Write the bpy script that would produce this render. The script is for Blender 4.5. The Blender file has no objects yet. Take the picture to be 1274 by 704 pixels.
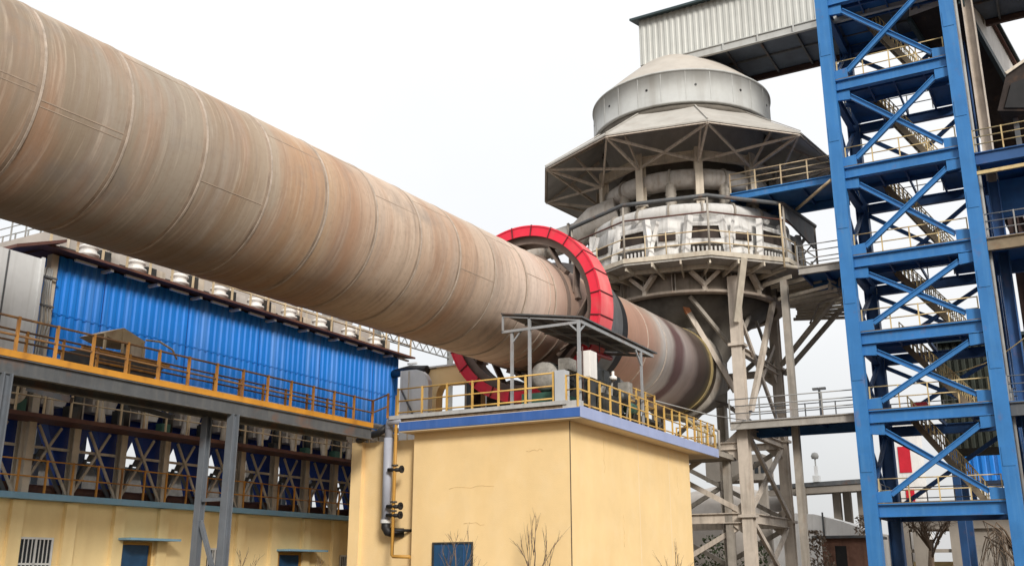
import bpy, math, random
from mathutils import Vector as V, Matrix
random.seed(7)
S = bpy.context.scene
COL = S.collection
R = math.radians
# ---------------------------------------------------------------- frame
# all geometry is laid out in a plant frame: s runs along the kiln, t to its left, z up
AZ = math.atan2(.5935, 1.0411)
UX, UY = math.sin(AZ), math.cos(AZ)
O = V((1.866, 32.019, 0))
FR = math.atan2(UY, UX)
def W(p):
    s, t, z = p
    return V((O.x + UX * s - UY * t, O.y + UY * s + UX * t, z))
def X(s, t, z):            # kiln / tower group: measured at 1 : 1.16
    return V((1.16 * s + 4.6, 1.16 * t + 2.28, 1.6 + 1.16 * (z - 1.6)))
K = 1.16

# ---------------------------------------------------------------- materials
def nd(nt, typ, **kw):
    n = nt.nodes.new(typ)
    for a, b in kw.items(): setattr(n, a, b)
    return n
def mat(name, col, rough=.6, metal=0., var=.16, scale=1.2, streak=0., scol=(.12, .09, .07), rust=0., rcol=(.22, .10, .045), bump=0., sscale=(5, 5, .35), rlo=.56):
    m = bpy.data.materials.new(name); m.use_nodes = True
    nt = m.node_tree; L = nt.links; b = nt.nodes['Principled BSDF']
    b.inputs['Roughness'].default_value = rough; b.inputs['Metallic'].default_value = metal
    b.inputs['Specular IOR Level'].default_value = .3
    tc = nd(nt, 'ShaderNodeTexCoord')
    n1 = nd(nt, 'ShaderNodeTexNoise'); n1.inputs['Scale'].default_value = scale; n1.inputs['Detail'].default_value = 6; n1.inputs['Roughness'].default_value = .65
    L.new(tc.outputs['Object'], n1.inputs['Vector'])
    r1 = nd(nt, 'ShaderNodeValToRGB'); e = r1.color_ramp.elements
    e[0].position = .3; e[1].position = .7
    e[0].color = tuple(max(0, c * (1 - var)) for c in col) + (1,); e[1].color = tuple(min(1, c * (1 + var)) for c in col) + (1,)
    L.new(n1.outputs['Fac'], r1.inputs['Fac']); out = r1.outputs['Color']
    def layer(out, c, amt, sc, lo, hi, scale2, det=5):
        mp = nd(nt, 'ShaderNodeMapping'); mp.inputs['Scale'].default_value = sc; L.new(tc.outputs['Object'], mp.inputs['Vector'])
        n = nd(nt, 'ShaderNodeTexNoise'); n.inputs['Scale'].default_value = scale2; n.inputs['Detail'].default_value = det; L.new(mp.outputs['Vector'], n.inputs['Vector'])
        r = nd(nt, 'ShaderNodeMapRange'); r.inputs['From Min'].default_value = lo; r.inputs['From Max'].default_value = hi; r.inputs['To Max'].default_value = amt
        L.new(n.outputs['Fac'], r.inputs['Value'])
        mx = nd(nt, 'ShaderNodeMixRGB'); L.new(r.outputs['Result'], mx.inputs['Fac']); L.new(out, mx.inputs['Color1']); mx.inputs['Color2'].default_value = tuple(c) + (1,)
        return mx.outputs['Color']
    if streak: out = layer(out, scol, streak, sscale, .5, .72, 1.)
    if rust: out = layer(out, rcol, rust, (1, 1, .7), rlo, rlo + .14, 1.7, 9)
    L.new(out, b.inputs['Base Color'])
    if bump:
        n = nd(nt, 'ShaderNodeTexNoise'); n.inputs['Scale'].default_value = 30; n.inputs['Detail'].default_value = 4; L.new(tc.outputs['Object'], n.inputs['Vector'])
        bn = nd(nt, 'ShaderNodeBump'); bn.inputs['Strength'].default_value = bump; bn.inputs['Distance'].default_value = .02
        L.new(n.outputs['Fac'], bn.inputs['Height']); L.new(bn.outputs['Normal'], b.inputs['Normal'])
    return m
M = {}
M['yellow'] = mat('yellow_render', (.815, .595, .305), .85, var=.07, scale=.45, streak=.16, scol=(.70, .45, .17), bump=.25, sscale=(1.1, 1.1, .3), rust=.12, rcol=(.86, .70, .46), rlo=.5)
M['yellow2'] = mat('yellow_render_filter', (.88, .69, .36), .85, var=.07, scale=.7, streak=.25, scol=(.58, .36, .14), bump=.25, sscale=(1.6, 1.6, .22))
M['soffit'] = mat('soffit_paint', (.74, .62, .45), .85, var=.08, scale=1, streak=.2, scol=(.45, .33, .2), sscale=(1, 1, 1))
M['fascia'] = mat('blue_fascia_paint', (.045, .12, .36), .6, var=.12, streak=.25, scol=(.16, .22, .40))
M['fascia_lit'] = mat('lit_side_blue_fascia_paint', (.32, .37, .56), .6, var=.08, streak=.3, scol=(.4, .43, .55))  # same blue as the front fascia, with light and glare painted in
M['curb'] = mat('pale_concrete_curb', (.42, .42, .41), .8, var=.14, streak=.4, scol=(.2, .18, .15))
M['gapdark'] = mat('dark_gap_and_joint', (.12, .085, .055), .95, var=.5, scale=5)  # dark tone for the gap under the curb and the corner joint
M['yrail'] = mat('yellow_rail_paint', (.60, .38, .11), .5, var=.15, rust=.6, rlo=.55)
M['orail'] = mat('orange_rail_paint', (.52, .24, .05), .5, var=.2, rust=.7, rlo=.5, rcol=(.16, .07, .035))
M['okick'] = mat('orange_kick_plate', (.62, .28, .035), .5, var=.14, rust=.4, rlo=.56, rcol=(.2, .08, .03))
M['brail'] = mat('beige_rail_paint', (.50, .40, .26), .55, var=.2, rust=.6, rlo=.54)
M['girder'] = mat('dark_grey_steel', (.095, .10, .105), .55, var=.25, rust=.45, streak=.3, scol=(.2, .19, .17))
M['post'] = mat('grey_steel_post', (.13, .145, .165), .45, var=.15, streak=.3, scol=(.09, .09, .09), rust=.15)
M['bluesheet'] = mat('blue_corrugated_sheet', (.012, .19, .64), .45, var=.10, scale=.6, streak=.5, scol=(.16, .34, .72), sscale=(2.2, 2.2, .16))
M['navy'] = mat('navy_hopper_paint', (.016, .05, .27), .4, var=.25, streak=.3, scol=(.02, .05, .2))
M['maroon'] = mat('maroon_eave', (.10, .045, .035), .6, var=.3, rust=.3)
M['beige'] = mat('dusty_beige_steel', (.54, .475, .385), .7, var=.18, streak=.5, scol=(.24, .20, .15), rust=.15)
M['palegrey'] = mat('pale_grey_sheet', (.62, .63, .63), .5, var=.10, scale=.8, streak=.35, scol=(.33, .32, .30))
M['white'] = mat('dusty_white_paint', (.72, .70, .67), .55, var=.08, streak=.3, scol=(.42, .38, .33))
M['filterwhite'] = mat('dusty_hopper_box', (.74, .72, .68), .65, var=.18, streak=.5, scol=(.3, .26, .21))
M['black'] = mat('black_rubber', (.018, .018, .019), .5, var=.3)
M['darkmach'] = mat('oily_machine_steel', (.05, .052, .05), .45, .3, var=.4, scale=3, rust=.3, rcol=(.13, .08, .045))
M['green'] = mat('green_machine_paint', (.045, .115, .085), .45, var=.25, scale=2)
M['mesh'] = mat('dusty_guard_mesh', (.26, .245, .22), .7, var=.3, scale=6)
M['red'] = mat('red_guard_paint', (.70, .025, .055), .38, var=.12, scale=.6, streak=.5, scol=(.50, .13, .12), sscale=(1.3, 1.3, .8), rust=.25, rcol=(.40, .17, .14), rlo=.54)
M['redrib'] = mat('dark_red_rib', (.13, .025, .03), .6, var=.3)
M['redpipe'] = mat('red_pipe_paint', (.50, .02, .035), .4, var=.12)
M['gearsteel'] = mat('rusty_gear_steel', (.19, .145, .12), .6, .2, var=.25, rust=.4, rcol=(.16, .09, .06))
M['tyre'] = mat('worn_tyre_steel', (.20, .20, .20), .36, .6, var=.2, sscale=(6, .3, .3), streak=.4, scol=(.1, .1, .1))
M['tyreblk'] = mat('greasy_black_steel', (.022, .022, .024), .5, .2, var=.4)
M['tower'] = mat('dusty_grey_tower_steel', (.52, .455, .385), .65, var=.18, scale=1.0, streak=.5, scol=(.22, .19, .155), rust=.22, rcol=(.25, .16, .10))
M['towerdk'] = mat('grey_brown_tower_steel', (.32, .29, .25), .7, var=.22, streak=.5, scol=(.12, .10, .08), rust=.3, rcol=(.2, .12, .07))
M['orangestrut'] = mat('orange_primer', (.55, .22, .10), .6, var=.2)
M['ringwall'] = mat('dusty_ring_shell', (.34, .285, .235), .7, var=.22, streak=.5, scol=(.18, .15, .12), rust=.2)
M['inner'] = mat('sooty_inner_shell', (.15, .135, .115), .8, var=.3)
M['towerwhite'] = mat('dusty_white_cladding', (.66, .65, .63), .65, var=.14, scale=1.5, streak=.5, scol=(.30, .27, .23), rust=.12)
M['duct'] = mat('dusty_duct_steel', (.45, .42, .385), .75, 0., var=.2, streak=.5, scol=(.26, .21, .16), rust=.25, rcol=(.28, .19, .12))
M['ductw'] = mat('pale_duct_steel', (.60, .59, .57), .75, 0., var=.12, streak=.4, scol=(.36, .33, .29))
M['band'] = mat('galvanised_drum_sheet', (.42, .425, .41), .7, 0., var=.10, scale=.7, streak=.55, scol=(.27, .255, .23), sscale=(1.5, 1.5, .15))
M['cone'] = mat('dusty_cone_roof', (.43, .395, .35), .8, var=.10, scale=.8, streak=.35, scol=(.40, .33, .27), sscale=(1.2, 1.2, .4))
M['skirt'] = mat('skirt_roof_sheet', (.40, .38, .345), .75, var=.12, scale=.9, streak=.45, scol=(.30, .26, .22), sscale=(1.5, 1.5, .4))
M['skirtu'] = mat('skirt_underside', (.42, .415, .40), .75, var=.18, scale=.9)
M['gal'] = mat('gallery_siding', (.50, .505, .475), .55, .1, var=.07, scale=.8, streak=.35, scol=(.30, .29, .265), sscale=(2.5, 2.5, .2))
M['galroof'] = mat('dark_green_roof_edge', (.035, .055, .06), .5, var=.2)
M['galunder'] = mat('slate_underside', (.12, .145, .18), .7, var=.18)
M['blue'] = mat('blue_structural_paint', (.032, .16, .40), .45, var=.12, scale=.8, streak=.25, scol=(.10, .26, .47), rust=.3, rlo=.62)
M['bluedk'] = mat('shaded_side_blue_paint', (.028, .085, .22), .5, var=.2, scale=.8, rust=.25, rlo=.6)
M['deckblue'] = mat('blue_deck_plate', (.03, .12, .30), .5, var=.25, streak=.2, scol=(.05, .06, .08), sscale=(1, 1, 1))
M['srail'] = mat('stair_rail_paint', (.52, .40, .20), .55, var=.2, rust=.6, rlo=.53)
M['tread'] = mat('worn_stair_steel', (.22, .17, .11), .65, var=.25, rust=.4)
M['grrail'] = mat('grey_rail_paint', (.28, .28, .27), .55, var=.2, rust=.3)
M['deck'] = mat('dusty_deck_edge', (.34, .32, .29), .75, var=.2, streak=.4, scol=(.18, .15, .12))
M['rustcol'] = mat('red_brown_column', (.07, .042, .036), .65, var=.25, rust=.3)
M['greenwall'] = mat('dark_green_cladding', (.035, .042, .033), .8, var=.3, streak=.4, scol=(.06, .055, .04))
M['pan'] = mat('pale_pillar_paint', (.44, .46, .48), .7, var=.1)
M['shelterpost'] = mat('pale_shelter_steel', (.30, .31, .32), .5, var=.15, rust=.25)
M['drain'] = mat('lavender_grey_pipe', (.36, .38, .44), .45, var=.1, streak=.3, scol=(.25, .25, .27))
M['ypipe'] = mat('ochre_pipe_paint', (.44, .23, .045), .45, var=.12, rust=.4, rlo=.56)
M['glassblue'] = mat('blue_door_paint', (.02, .07, .15), .5, var=.2, scale=3)
M['glass'] = mat('dark_window_glass', (.025, .03, .035), .12, var=.3)
M['cornice'] = mat('pale_blue_cornice', (.22, .40, .54), .6, var=.12, streak=.3, scol=(.3, .36, .4))
M['barwhite'] = mat('grille_white', (.62, .62, .60), .5, var=.1)
M['bark'] = mat('grey_bark', (.17, .125, .09), .9, var=.3, scale=8)
M['ground'] = mat('dusty_yard', (.095, .068, .043), .95, var=.2, scale=.4, streak=.3, scol=(.12, .09, .065), sscale=(1, 1, 1))
M['concrete'] = mat('pale_concrete', (.31, .275, .235), .85, var=.12, scale=.6, streak=.5, scol=(.26, .235, .2), sscale=(2, 2, .3))
M['lime'] = mat('lime_dusted_wall', (.40, .365, .33), .9, var=.14, scale=.7, streak=.5, scol=(.34, .30, .26), sscale=(1.2, 1.2, .4))
M['brick'] = mat('red_brown_brick', (.20, .105, .075), .9, var=.25, scale=2, streak=.4, scol=(.10, .06, .045))
M['leaf'] = mat('dull_leaf', (.06, .085, .03), .7, var=.4, scale=4)
M['dryleaf'] = mat('brown_leaf', (.20, .15, .11), .8, var=.4, scale=4)

# shell of the kiln: dusty, heat-tinted rings and circumferential rain streaks; local x runs along the axis
def kiln_mat():
    m = bpy.data.materials.new('heat_stained_kiln_shell'); m.use_nodes = True
    nt = m.node_tree; L = nt.links; b = nt.nodes['Principled BSDF']
    b.inputs['Roughness'].default_value = .62; b.inputs['Specular IOR Level'].default_value = .28
    tc = nd(nt, 'ShaderNodeTexCoord')
    sep = nd(nt, 'ShaderNodeSeparateXYZ'); L.new(tc.outputs['Object'], sep.inputs[0])
    # wobble the bands a little
    nw = nd(nt, 'ShaderNodeTexNoise'); nw.inputs['Scale'].default_value = .55; nw.inputs['Detail'].default_value = 5
    L.new(tc.outputs['Object'], nw.inputs['Vector'])
    w1 = nd(nt, 'ShaderNodeMath', operation='MULTIPLY_ADD'); w1.inputs[1].default_value = 1.1; L.new(nw.outputs['Fac'], w1.inputs[0]); 
    L.new(sep.outputs['X'], w1.inputs[2])
    mr = nd(nt, 'ShaderNodeMapRange'); mr.inputs['From Min'].default_value = -24.5 ; mr.inputs['From Max'].default_value = 17.5
    L.new(w1.outputs[0], mr.inputs['Value'])
    ramp = nd(nt, 'ShaderNodeValToRGB'); cr = ramp.color_ramp
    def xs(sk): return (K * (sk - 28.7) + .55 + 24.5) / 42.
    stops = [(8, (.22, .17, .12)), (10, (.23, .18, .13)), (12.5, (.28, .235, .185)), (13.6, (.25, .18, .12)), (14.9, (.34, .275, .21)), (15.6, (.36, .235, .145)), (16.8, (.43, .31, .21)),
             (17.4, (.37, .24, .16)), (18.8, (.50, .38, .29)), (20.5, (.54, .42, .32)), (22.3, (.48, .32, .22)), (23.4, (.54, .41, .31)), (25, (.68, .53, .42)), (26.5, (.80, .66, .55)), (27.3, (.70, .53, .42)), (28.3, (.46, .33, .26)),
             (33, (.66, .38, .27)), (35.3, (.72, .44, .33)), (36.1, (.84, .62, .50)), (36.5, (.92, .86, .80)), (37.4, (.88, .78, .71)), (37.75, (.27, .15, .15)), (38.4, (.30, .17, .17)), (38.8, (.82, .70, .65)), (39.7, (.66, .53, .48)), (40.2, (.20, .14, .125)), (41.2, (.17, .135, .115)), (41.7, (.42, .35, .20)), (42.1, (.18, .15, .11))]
    while len(cr.elements) > 1: cr.elements.remove(cr.elements[0])
    first = True
    for sk, c in stops:
        p = min(1, max(0, xs(sk)))
        if first: e = cr.elements[0]; e.position = p; first = False
        else: e = cr.elements.new(p)
        e.color = c + (1,)
    L.new(mr.outputs['Result'], ramp.inputs['Fac']); out = ramp.outputs['Color']
    # plates past the gear were repainted: their stains are fainter
    fade = nd(nt, 'ShaderNodeMapRange'); fade.inputs['From Min'].default_value = -4.5; fade.inputs['From Max'].default_value = -1.; fade.inputs['To Min'].default_value = 1; fade.inputs['To Max'].default_value = .30
    L.new(sep.outputs['X'], fade.inputs['Value'])
    def lay(out, c, amt, sc, lo, hi, scale=1., det=6, blend='MIX'):
        mp = nd(nt, 'ShaderNodeMapping'); mp.inputs['Scale'].default_value = sc; L.new(tc.outputs['Object'], mp.inputs['Vector'])
        n = nd(nt, 'ShaderNodeTexNoise'); n.inputs['Scale'].default_value = scale; n.inputs['Detail'].default_value = det; n.inputs['Roughness'].default_value = .6
        L.new(mp.outputs['Vector'], n.inputs['Vector'])
        r = nd(nt, 'ShaderNodeMapRange'); r.inputs['From Min'].default_value = lo; r.inputs['From Max'].default_value = hi; r.inputs['To Max'].default_value = amt
        L.new(n.outputs['Fac'], r.inputs['Value'])
        mk = nd(nt, 'ShaderNodeMath', operation='MULTIPLY'); L.new(r.outputs['Result'], mk.inputs[0]); L.new(fade.outputs['Result'], mk.inputs[1])
        mx = nd(nt, 'ShaderNodeMixRGB', blend_type=blend); L.new(mk.outputs[0], mx.inputs['Fac']); L.new(out, mx.inputs['Color1']); mx.inputs['Color2'].default_value = tuple(c) + (1,)
        return mx.outputs['Color']
    out = lay(out, (.33, .17, .095), .62, (1.3, .26, .26), .46, .74, 1., 4)
    out = lay(out, (.36, .33, .295), .42, (1.7, .24, .24), .48, .74, 1.3, 5)
    out = lay(out, (.18, .12, .085), .42, (4, .34, .34), .48, .76, 1.1, 5)
    out = lay(out, (.62, .52, .42), .34, (8, .42, .42), .54, .76, 1.2, 5)
    out = lay(out, (.15, .10, .07), .34, (15, .6, .6), .52, .76, 1.2, 5)
    out = lay(out, (.20, .14, .10), .3, (3, 3, 3), .5, .75, 2.2, 8)
    # dark grey scuffed patches
    out = lay(out, (.16, .15, .145), .5, (.45, .5, .5), .58, .75, 1.0, 6)
    # paler tint on the upper quarter: top light painted into the shell's colour
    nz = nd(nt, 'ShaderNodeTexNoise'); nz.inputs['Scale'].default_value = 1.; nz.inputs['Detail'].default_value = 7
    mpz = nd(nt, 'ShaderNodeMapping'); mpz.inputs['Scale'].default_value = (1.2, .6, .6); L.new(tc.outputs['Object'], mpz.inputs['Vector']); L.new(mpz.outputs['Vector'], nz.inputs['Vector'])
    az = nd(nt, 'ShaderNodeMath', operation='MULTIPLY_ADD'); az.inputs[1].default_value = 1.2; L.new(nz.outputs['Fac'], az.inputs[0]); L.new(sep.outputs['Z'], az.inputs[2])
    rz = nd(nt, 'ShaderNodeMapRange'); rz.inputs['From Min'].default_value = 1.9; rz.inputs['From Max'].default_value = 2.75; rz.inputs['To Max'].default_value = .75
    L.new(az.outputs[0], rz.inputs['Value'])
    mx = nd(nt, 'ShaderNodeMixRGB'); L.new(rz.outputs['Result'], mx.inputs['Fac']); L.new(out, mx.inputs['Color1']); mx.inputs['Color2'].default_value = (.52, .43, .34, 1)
    L.new(mx.outputs['Color'], b.inputs['Base Color'])
    n = nd(nt, 'ShaderNodeTexNoise'); n.inputs['Scale'].default_value = 14; n.inputs['Detail'].default_value = 6; L.new(tc.outputs['Object'], n.inputs['Vector'])
    bn = nd(nt, 'ShaderNodeBump'); bn.inputs['Strength'].default_value = .12; bn.inputs['Distance'].default_value = .02
    L.new(n.outputs['Fac'], bn.inputs['Height']); L.new(bn.outputs['Normal'], b.inputs['Normal'])
    return m
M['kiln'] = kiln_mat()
M['sealring'] = mat('dusty_ochre_seal', (.36, .28, .13), .75, var=.3, streak=.5, scol=(.2, .17, .13))
M['redlit'] = mat('sunlit_red_rim', (.72, .12, .13), .5, var=.12, scale=.6, streak=.45, scol=(.76, .34, .30), sscale=(1, 1, .6))  # lighter copy of the guard red, sunlight on the rim painted in
M['railbrown'] = mat('rust_brown_rail', (.17, .095, .05), .6, var=.3, rust=.5, rlo=.5, rcol=(.4, .2, .05))
M['store'] = mat('grey_store_cladding', (.26, .25, .235), .9, var=.3, scale=2, streak=.4, scol=(.16, .15, .14))
M['platedge'] = mat('dusty_platform_steel', (.47, .42, .34), .65, var=.2, streak=.4, scol=(.26, .22, .17), rust=.25)
M['hooddk'] = mat('sooty_brown_hood', (.035, .026, .022), .8, var=.4, rust=.2)
M['crackline'] = mat('crack_line', (.56, .38, .18), .9, var=.3, scale=6)
M['weld'] = mat('weld_bead', (.40, .33, .27), .7, var=.3, scale=3)
M['seamdark'] = mat('dark_seam_and_ridge_shade', (.29, .22, .165), .7, var=.3, scale=1.6, streak=.85, scol=(.40, .31, .24), sscale=(.5, .9, .9))  # dark tone for weld seams and for the painted ridge shadows

# ---------------------------------------------------------------- mesh builder
def ortho(d, up=V((0, 0, 1))):
    d = d.normalized(); up = V(up)
    if abs(d.dot(up)) > .995: up = V((0, 1, 0)) if abs(d.y) < .9 else V((1, 0, 0))
    x = d.cross(up).normalized(); y = x.cross(d).normalized()
    return x, y
class MB:
    def __init__(s): s.v = []; s.f = []; s.sm = []
    def add(s, vs, fs, smooth=False):
        o = len(s.v); s.v += [V(q) for q in vs]
        for f in fs: s.f.append([o + i for i in f]); s.sm.append(smooth)
        return s
    def box(s, a, b):
        (x0, y0, z0), (x1, y1, z1) = [tuple(q) for q in (a, b)]
        x0, x1 = min(x0, x1), max(x0, x1); y0, y1 = min(y0, y1), max(y0, y1); z0, z1 = min(z0, z1), max(z0, z1)
        vs = [(x0, y0, z0), (x1, y0, z0), (x1, y1, z0), (x0, y1, z0), (x0, y0, z1), (x1, y0, z1), (x1, y1, z1), (x0, y1, z1)]
        return s.add(vs, [(0, 3, 2, 1), (4, 5, 6, 7), (0, 1, 5, 4), (1, 2, 6, 5), (2, 3, 7, 6), (3, 0, 4, 7)])
    def sect(s, a, b, poly, up=(0, 0, 1)):
        a = V(a); b = V(b); x, y = ortho(b - a, V(up)); n = len(poly)
        vs = [a + x * p[0] + y * p[1] for p in poly] + [b + x * p[0] + y * p[1] for p in poly]
        fs = [(i, (i + 1) % n, n + (i + 1) % n, n + i) for i in range(n)]
        fs += [tuple(range(n))[::-1], tuple(range(n, 2 * n))]
        return s.add(vs, fs)
    def bar(s, a, b, w, h, up=(0, 0, 1)):
        return s.sect(a, b, [(-w / 2, -h / 2), (w / 2, -h / 2), (w / 2, h / 2), (-w / 2, h / 2)], up)
    def ib(s, a, b, w, h, tf=.04, tw=.03, up=(0, 0, 1)):
        w /= 2; h /= 2; q = tw / 2
        return s.sect(a, b, [(-w, -h), (w, -h), (w, -h + tf), (q, -h + tf), (q, h - tf), (w, h - tf), (w, h), (-w, h), (-w, h - tf), (-q, h - tf), (-q, -h + tf), (-w, -h + tf)], up)
    def tube(s, a, b, r, n=8, r2=None):
        return s.path([a, b], r, n, r2=r2)
    def path(s, pts, r, n=8, closed=False, r2=None, caps=True):
        pts = [V(p) for p in pts]; m = len(pts); rings = []
        up = None
        for i, p in enumerate(pts):
            if closed: d = pts[(i + 1) % m] - pts[i - 1]
            else: d = pts[min(i + 1, m - 1)] - pts[max(i - 1, 0)]
            d.normalize()
            if up is None: x, y = ortho(d)
            else:
                x = up - d * up.dot(d)
                x = x.normalized(); y = x.cross(d).normalized()
            up = x
            rr = r if r2 is None else r + (r2 - r) * i / (m - 1)
            k = 1.
            if 0 < i < m - 1 or closed:
                c = (pts[(i + 1) % m] - p).normalized().dot((p - pts[i - 1]).normalized()); k = 1 / max(.5, math.sqrt((1 + c) / 2))
            rings.append([p + (x * math.cos(2 * math.pi * j / n) + y * math.sin(2 * math.pi * j / n)) * rr for j in range(n)])
        vs = [q for rg in rings for q in rg]; fs = []
        for i in range(m if closed else m - 1):
            a = i * n; b2 = ((i + 1) % m) * n
            for j in range(n): fs.append((a + j, a + (j + 1) % n, b2 + (j + 1) % n, b2 + j))
        o = len(s.v); s.add(vs, fs, True)
        if not closed and caps:
            s.f.append([o + j for j in range(n)][::-1]); s.sm.append(False)
            s.f.append([o + (m - 1) * n + j for j in range(n)]); s.sm.append(False)
        return s
    def lathe(s, c, ax, prof, n=48, e=None, a0=0., a1=360., smooth=True, closedprof=False):
        c = V(c); ax = V(ax).normalized()
        if e is None: x, y = ortho(ax)
        else: x = V(e); y = ax.cross(x).normalized()
        full = abs(a1 - a0 - 360) < 1e-6; m = n if full else n + 1
        vs = []
        for i in range(m):
            a = R(a0 + (a1 - a0) * i / n); d = x * math.cos(a) + y * math.sin(a)
            for r, h in prof: vs.append(c + d * r + ax * h)
        q = len(prof); fs = []
        for i in range(n):
            i2 = (i + 1) % m
            for j in range(q if closedprof else q - 1):
                j2 = (j + 1) % q
                fs.append((i * q + j, i2 * q + j, i2 * q + j2, i * q + j2))
        return s.add(vs, fs, smooth)
    def prism(s, poly, ext):
        poly = [V(p) for p in poly]; ext = V(ext); n = len(poly)
        return s.add(poly + [p + ext for p in poly], [tuple(range(n))[::-1], tuple(range(n, 2 * n))] + [(i, (i + 1) % n, n + (i + 1) % n, n + i) for i in range(n)])
    def corr(s, p, du, L, dh, H, nrm, pitch=.3, dep=.04, th=.012):
        p = V(p); du = V(du).normalized(); dh = V(dh).normalized(); nrm = V(nrm).normalized()
        n = max(1, int(L / pitch)); pitch = L / n; pr = []
        for i in range(n):
            for fr, d in ((0, 0), (.30, 0), (.45, 1), (.85, 1)): pr.append(((i + fr) * pitch, d * dep))
        pr.append((L, 0))
        pr = pr + [(a, d - th) for a, d in pr[::-1]]; m = len(pr)
        vs = [p + du * a + nrm * d for a, d in pr] + [p + du * a + nrm * d + dh * H for a, d in pr]
        k = m // 2
        fs = [(i, (i + 1) % m, m + (i + 1) % m, m + i) for i in range(m)]
        fs += [(i, i + 1, m - 2 - i, m - 1 - i) for i in range(k - 1)] + [(m + m - 1 - i, m + m - 2 - i, m + i + 1, m + i) for i in range(k - 1)]
        return s.add(vs, fs)
    def join(s, o):
        k = len(s.v); s.v += o.v; s.f += [[k + i for i in f] for f in o.f]; s.sm += o.sm; return s
ORG = {}
def props(o, label=None, cat=None, group=None, kind=None):
    if label: o['label'] = label
    if cat: o['category'] = cat
    if group: o['group'] = group
    if kind: o['kind'] = kind
    return o
def root(name, at, label, cat, group=None):
    o = bpy.data.objects.new(name, None); COL.objects.link(o); at = V(at)
    o.empty_display_size = .3; o.location = W(at); o.rotation_euler = (0, 0, FR); ORG[o.name] = at
    return props(o, label, cat, group)
def part(name, mb, m, parent=None, label=None, cat=None, group=None, kind=None):
    me = bpy.data.meshes.new(name)
    if parent is None:
        zs = min(v.z for v in mb.v); at = V((sum(v.x for v in mb.v) / len(mb.v), sum(v.y for v in mb.v) / len(mb.v), zs))
    else: at = ORG[parent.name]
    me.from_pydata([tuple(v - at) for v in mb.v], [], mb.f); me.validate()
    if len(me.polygons) == len(mb.sm): me.polygons.foreach_set('use_smooth', mb.sm)
    me.materials.append(M[m] if isinstance(m, str) else m)
    import bmesh
    bm = bmesh.new(); bm.from_mesh(me); bmesh.ops.recalc_face_normals(bm, faces=bm.faces); bm.to_mesh(me); bm.free()
    o = bpy.data.objects.new(name, me); COL.objects.link(o)
    if parent is None: o.location = W(at); o.rotation_euler = (0, 0, FR)
    else: o.parent = parent
    ORG[o.name] = at
    return props(o, label, cat, group, kind)
def copy_tree(o, parent=None):
    c = o.copy(); COL.objects.link(c)
    if parent: c.parent = parent
    for ch in [q for q in bpy.data.objects if q.parent == o]: copy_tree(ch, c)
    ORG[c.name] = ORG[o.name]
    return c
def along(pts, step):
    out = []
    for a, b in zip(pts, pts[1:]):
        a = V(a); b = V(b); n = max(1, round((b - a).length / step))
        for i in range(n): out.append(a + (b - a) * i / n)
    out.append(V(pts[-1])); return out
def railing(pts, parent, m, h=1.05, step=1.1, r=.03, mids=(.52,), posts=True, name='railing', pm=None):
    """one railing part: rails in the part, posts as sub-parts when wanted"""
    up = V((0, 0, 1)); mb = MB()
    for fr in tuple(mids) + (1.,): mb.path([V(p) + up * h * fr for p in pts], r, 6)
    pp = along(pts, step)
    if not posts:
        for p in pp: mb.bar(p, p + up * (h + r), r * 2, r * 2)
        return part(name, mb, m, parent)
    o = part(name, mb, m, parent)
    for p in pp: part('post', MB().bar(p, p + up * (h + r * 1.3), r * 2.2, r * 2.2), pm or m, o)
    return o
Z = V((0, 0, 1))

def wf(x, y, z):                               # world point to plant frame
    dx, dy = x - O.x, y - O.y
    return V((dx * UX + dy * UY, -dx * UY + dy * UX, z))
def ray(px, py, d):
    f = 1235.; p = math.atan(358 / f); a = (px - 637) / f; b = (352 - py) / f
    return wf(d * a, d * (math.cos(p) - b * math.sin(p)), 1.6 + d * (math.sin(p) + b * math.cos(p)))

# ---------------------------------------------------------------- ground
g = MB().add([(-400, -300, 0), (900, -300, 0), (900, 300, 0), (-400, 300, 0)], [(0, 1, 2, 3)])
part('ground', g, 'ground', kind='structure')

# ---------------------------------------------------------------- rotary kiln
def kx(sk):                                   # point on the kiln axis
    return X(-28.18 + .99925 * sk, 3.146 - .0368 * sk, 9.962 + .01 * sk)
KD = (kx(40) - kx(0)).normalized()
RK = 2.0 * K
kil = root('rotary_kiln', kx(28.7), 'long dusty brown rotary kiln cylinder slanting across the picture into the tower', 'rotary kiln')
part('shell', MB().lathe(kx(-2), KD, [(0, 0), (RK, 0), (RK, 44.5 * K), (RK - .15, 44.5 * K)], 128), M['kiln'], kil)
for i in range(-1, 12):
    sk = 9.2 + 1.85 * (i - 1)
    if sk < 5 or sk > 28.2: continue
    part('weld_ring', MB().lathe(kx(sk), KD, [(RK - .02, -.04), (RK + .012, -.025), (RK + .012, .025), (RK - .02, .04)], 128, smooth=False), 'weld', kil)
    part('ridge_shadow', MB().lathe(kx(sk), KD, [(RK - .01, -.13), (RK + .004, -.12), (RK + .004, -.04), (RK - .01, -.03)], 128, smooth=False), 'seamdark', kil)  # dark strip paints the shadow line beside each weld ridge
for sk in (27.3, 35.0, 36.8):
    part('weld_ring', MB().lathe(kx(sk), KD, [(RK - .02, -.05), (RK + .012, -.025), (RK + .012, .025), (RK - .02, .05)], 128, smooth=False), 'weld', kil)
xk, yk = ortho(KD)                            # xk to the right, yk up
def ksurf(sk, ang, r=RK): return kx(sk) + (xk * math.cos(R(ang)) + yk * math.sin(R(ang))) * r
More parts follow.
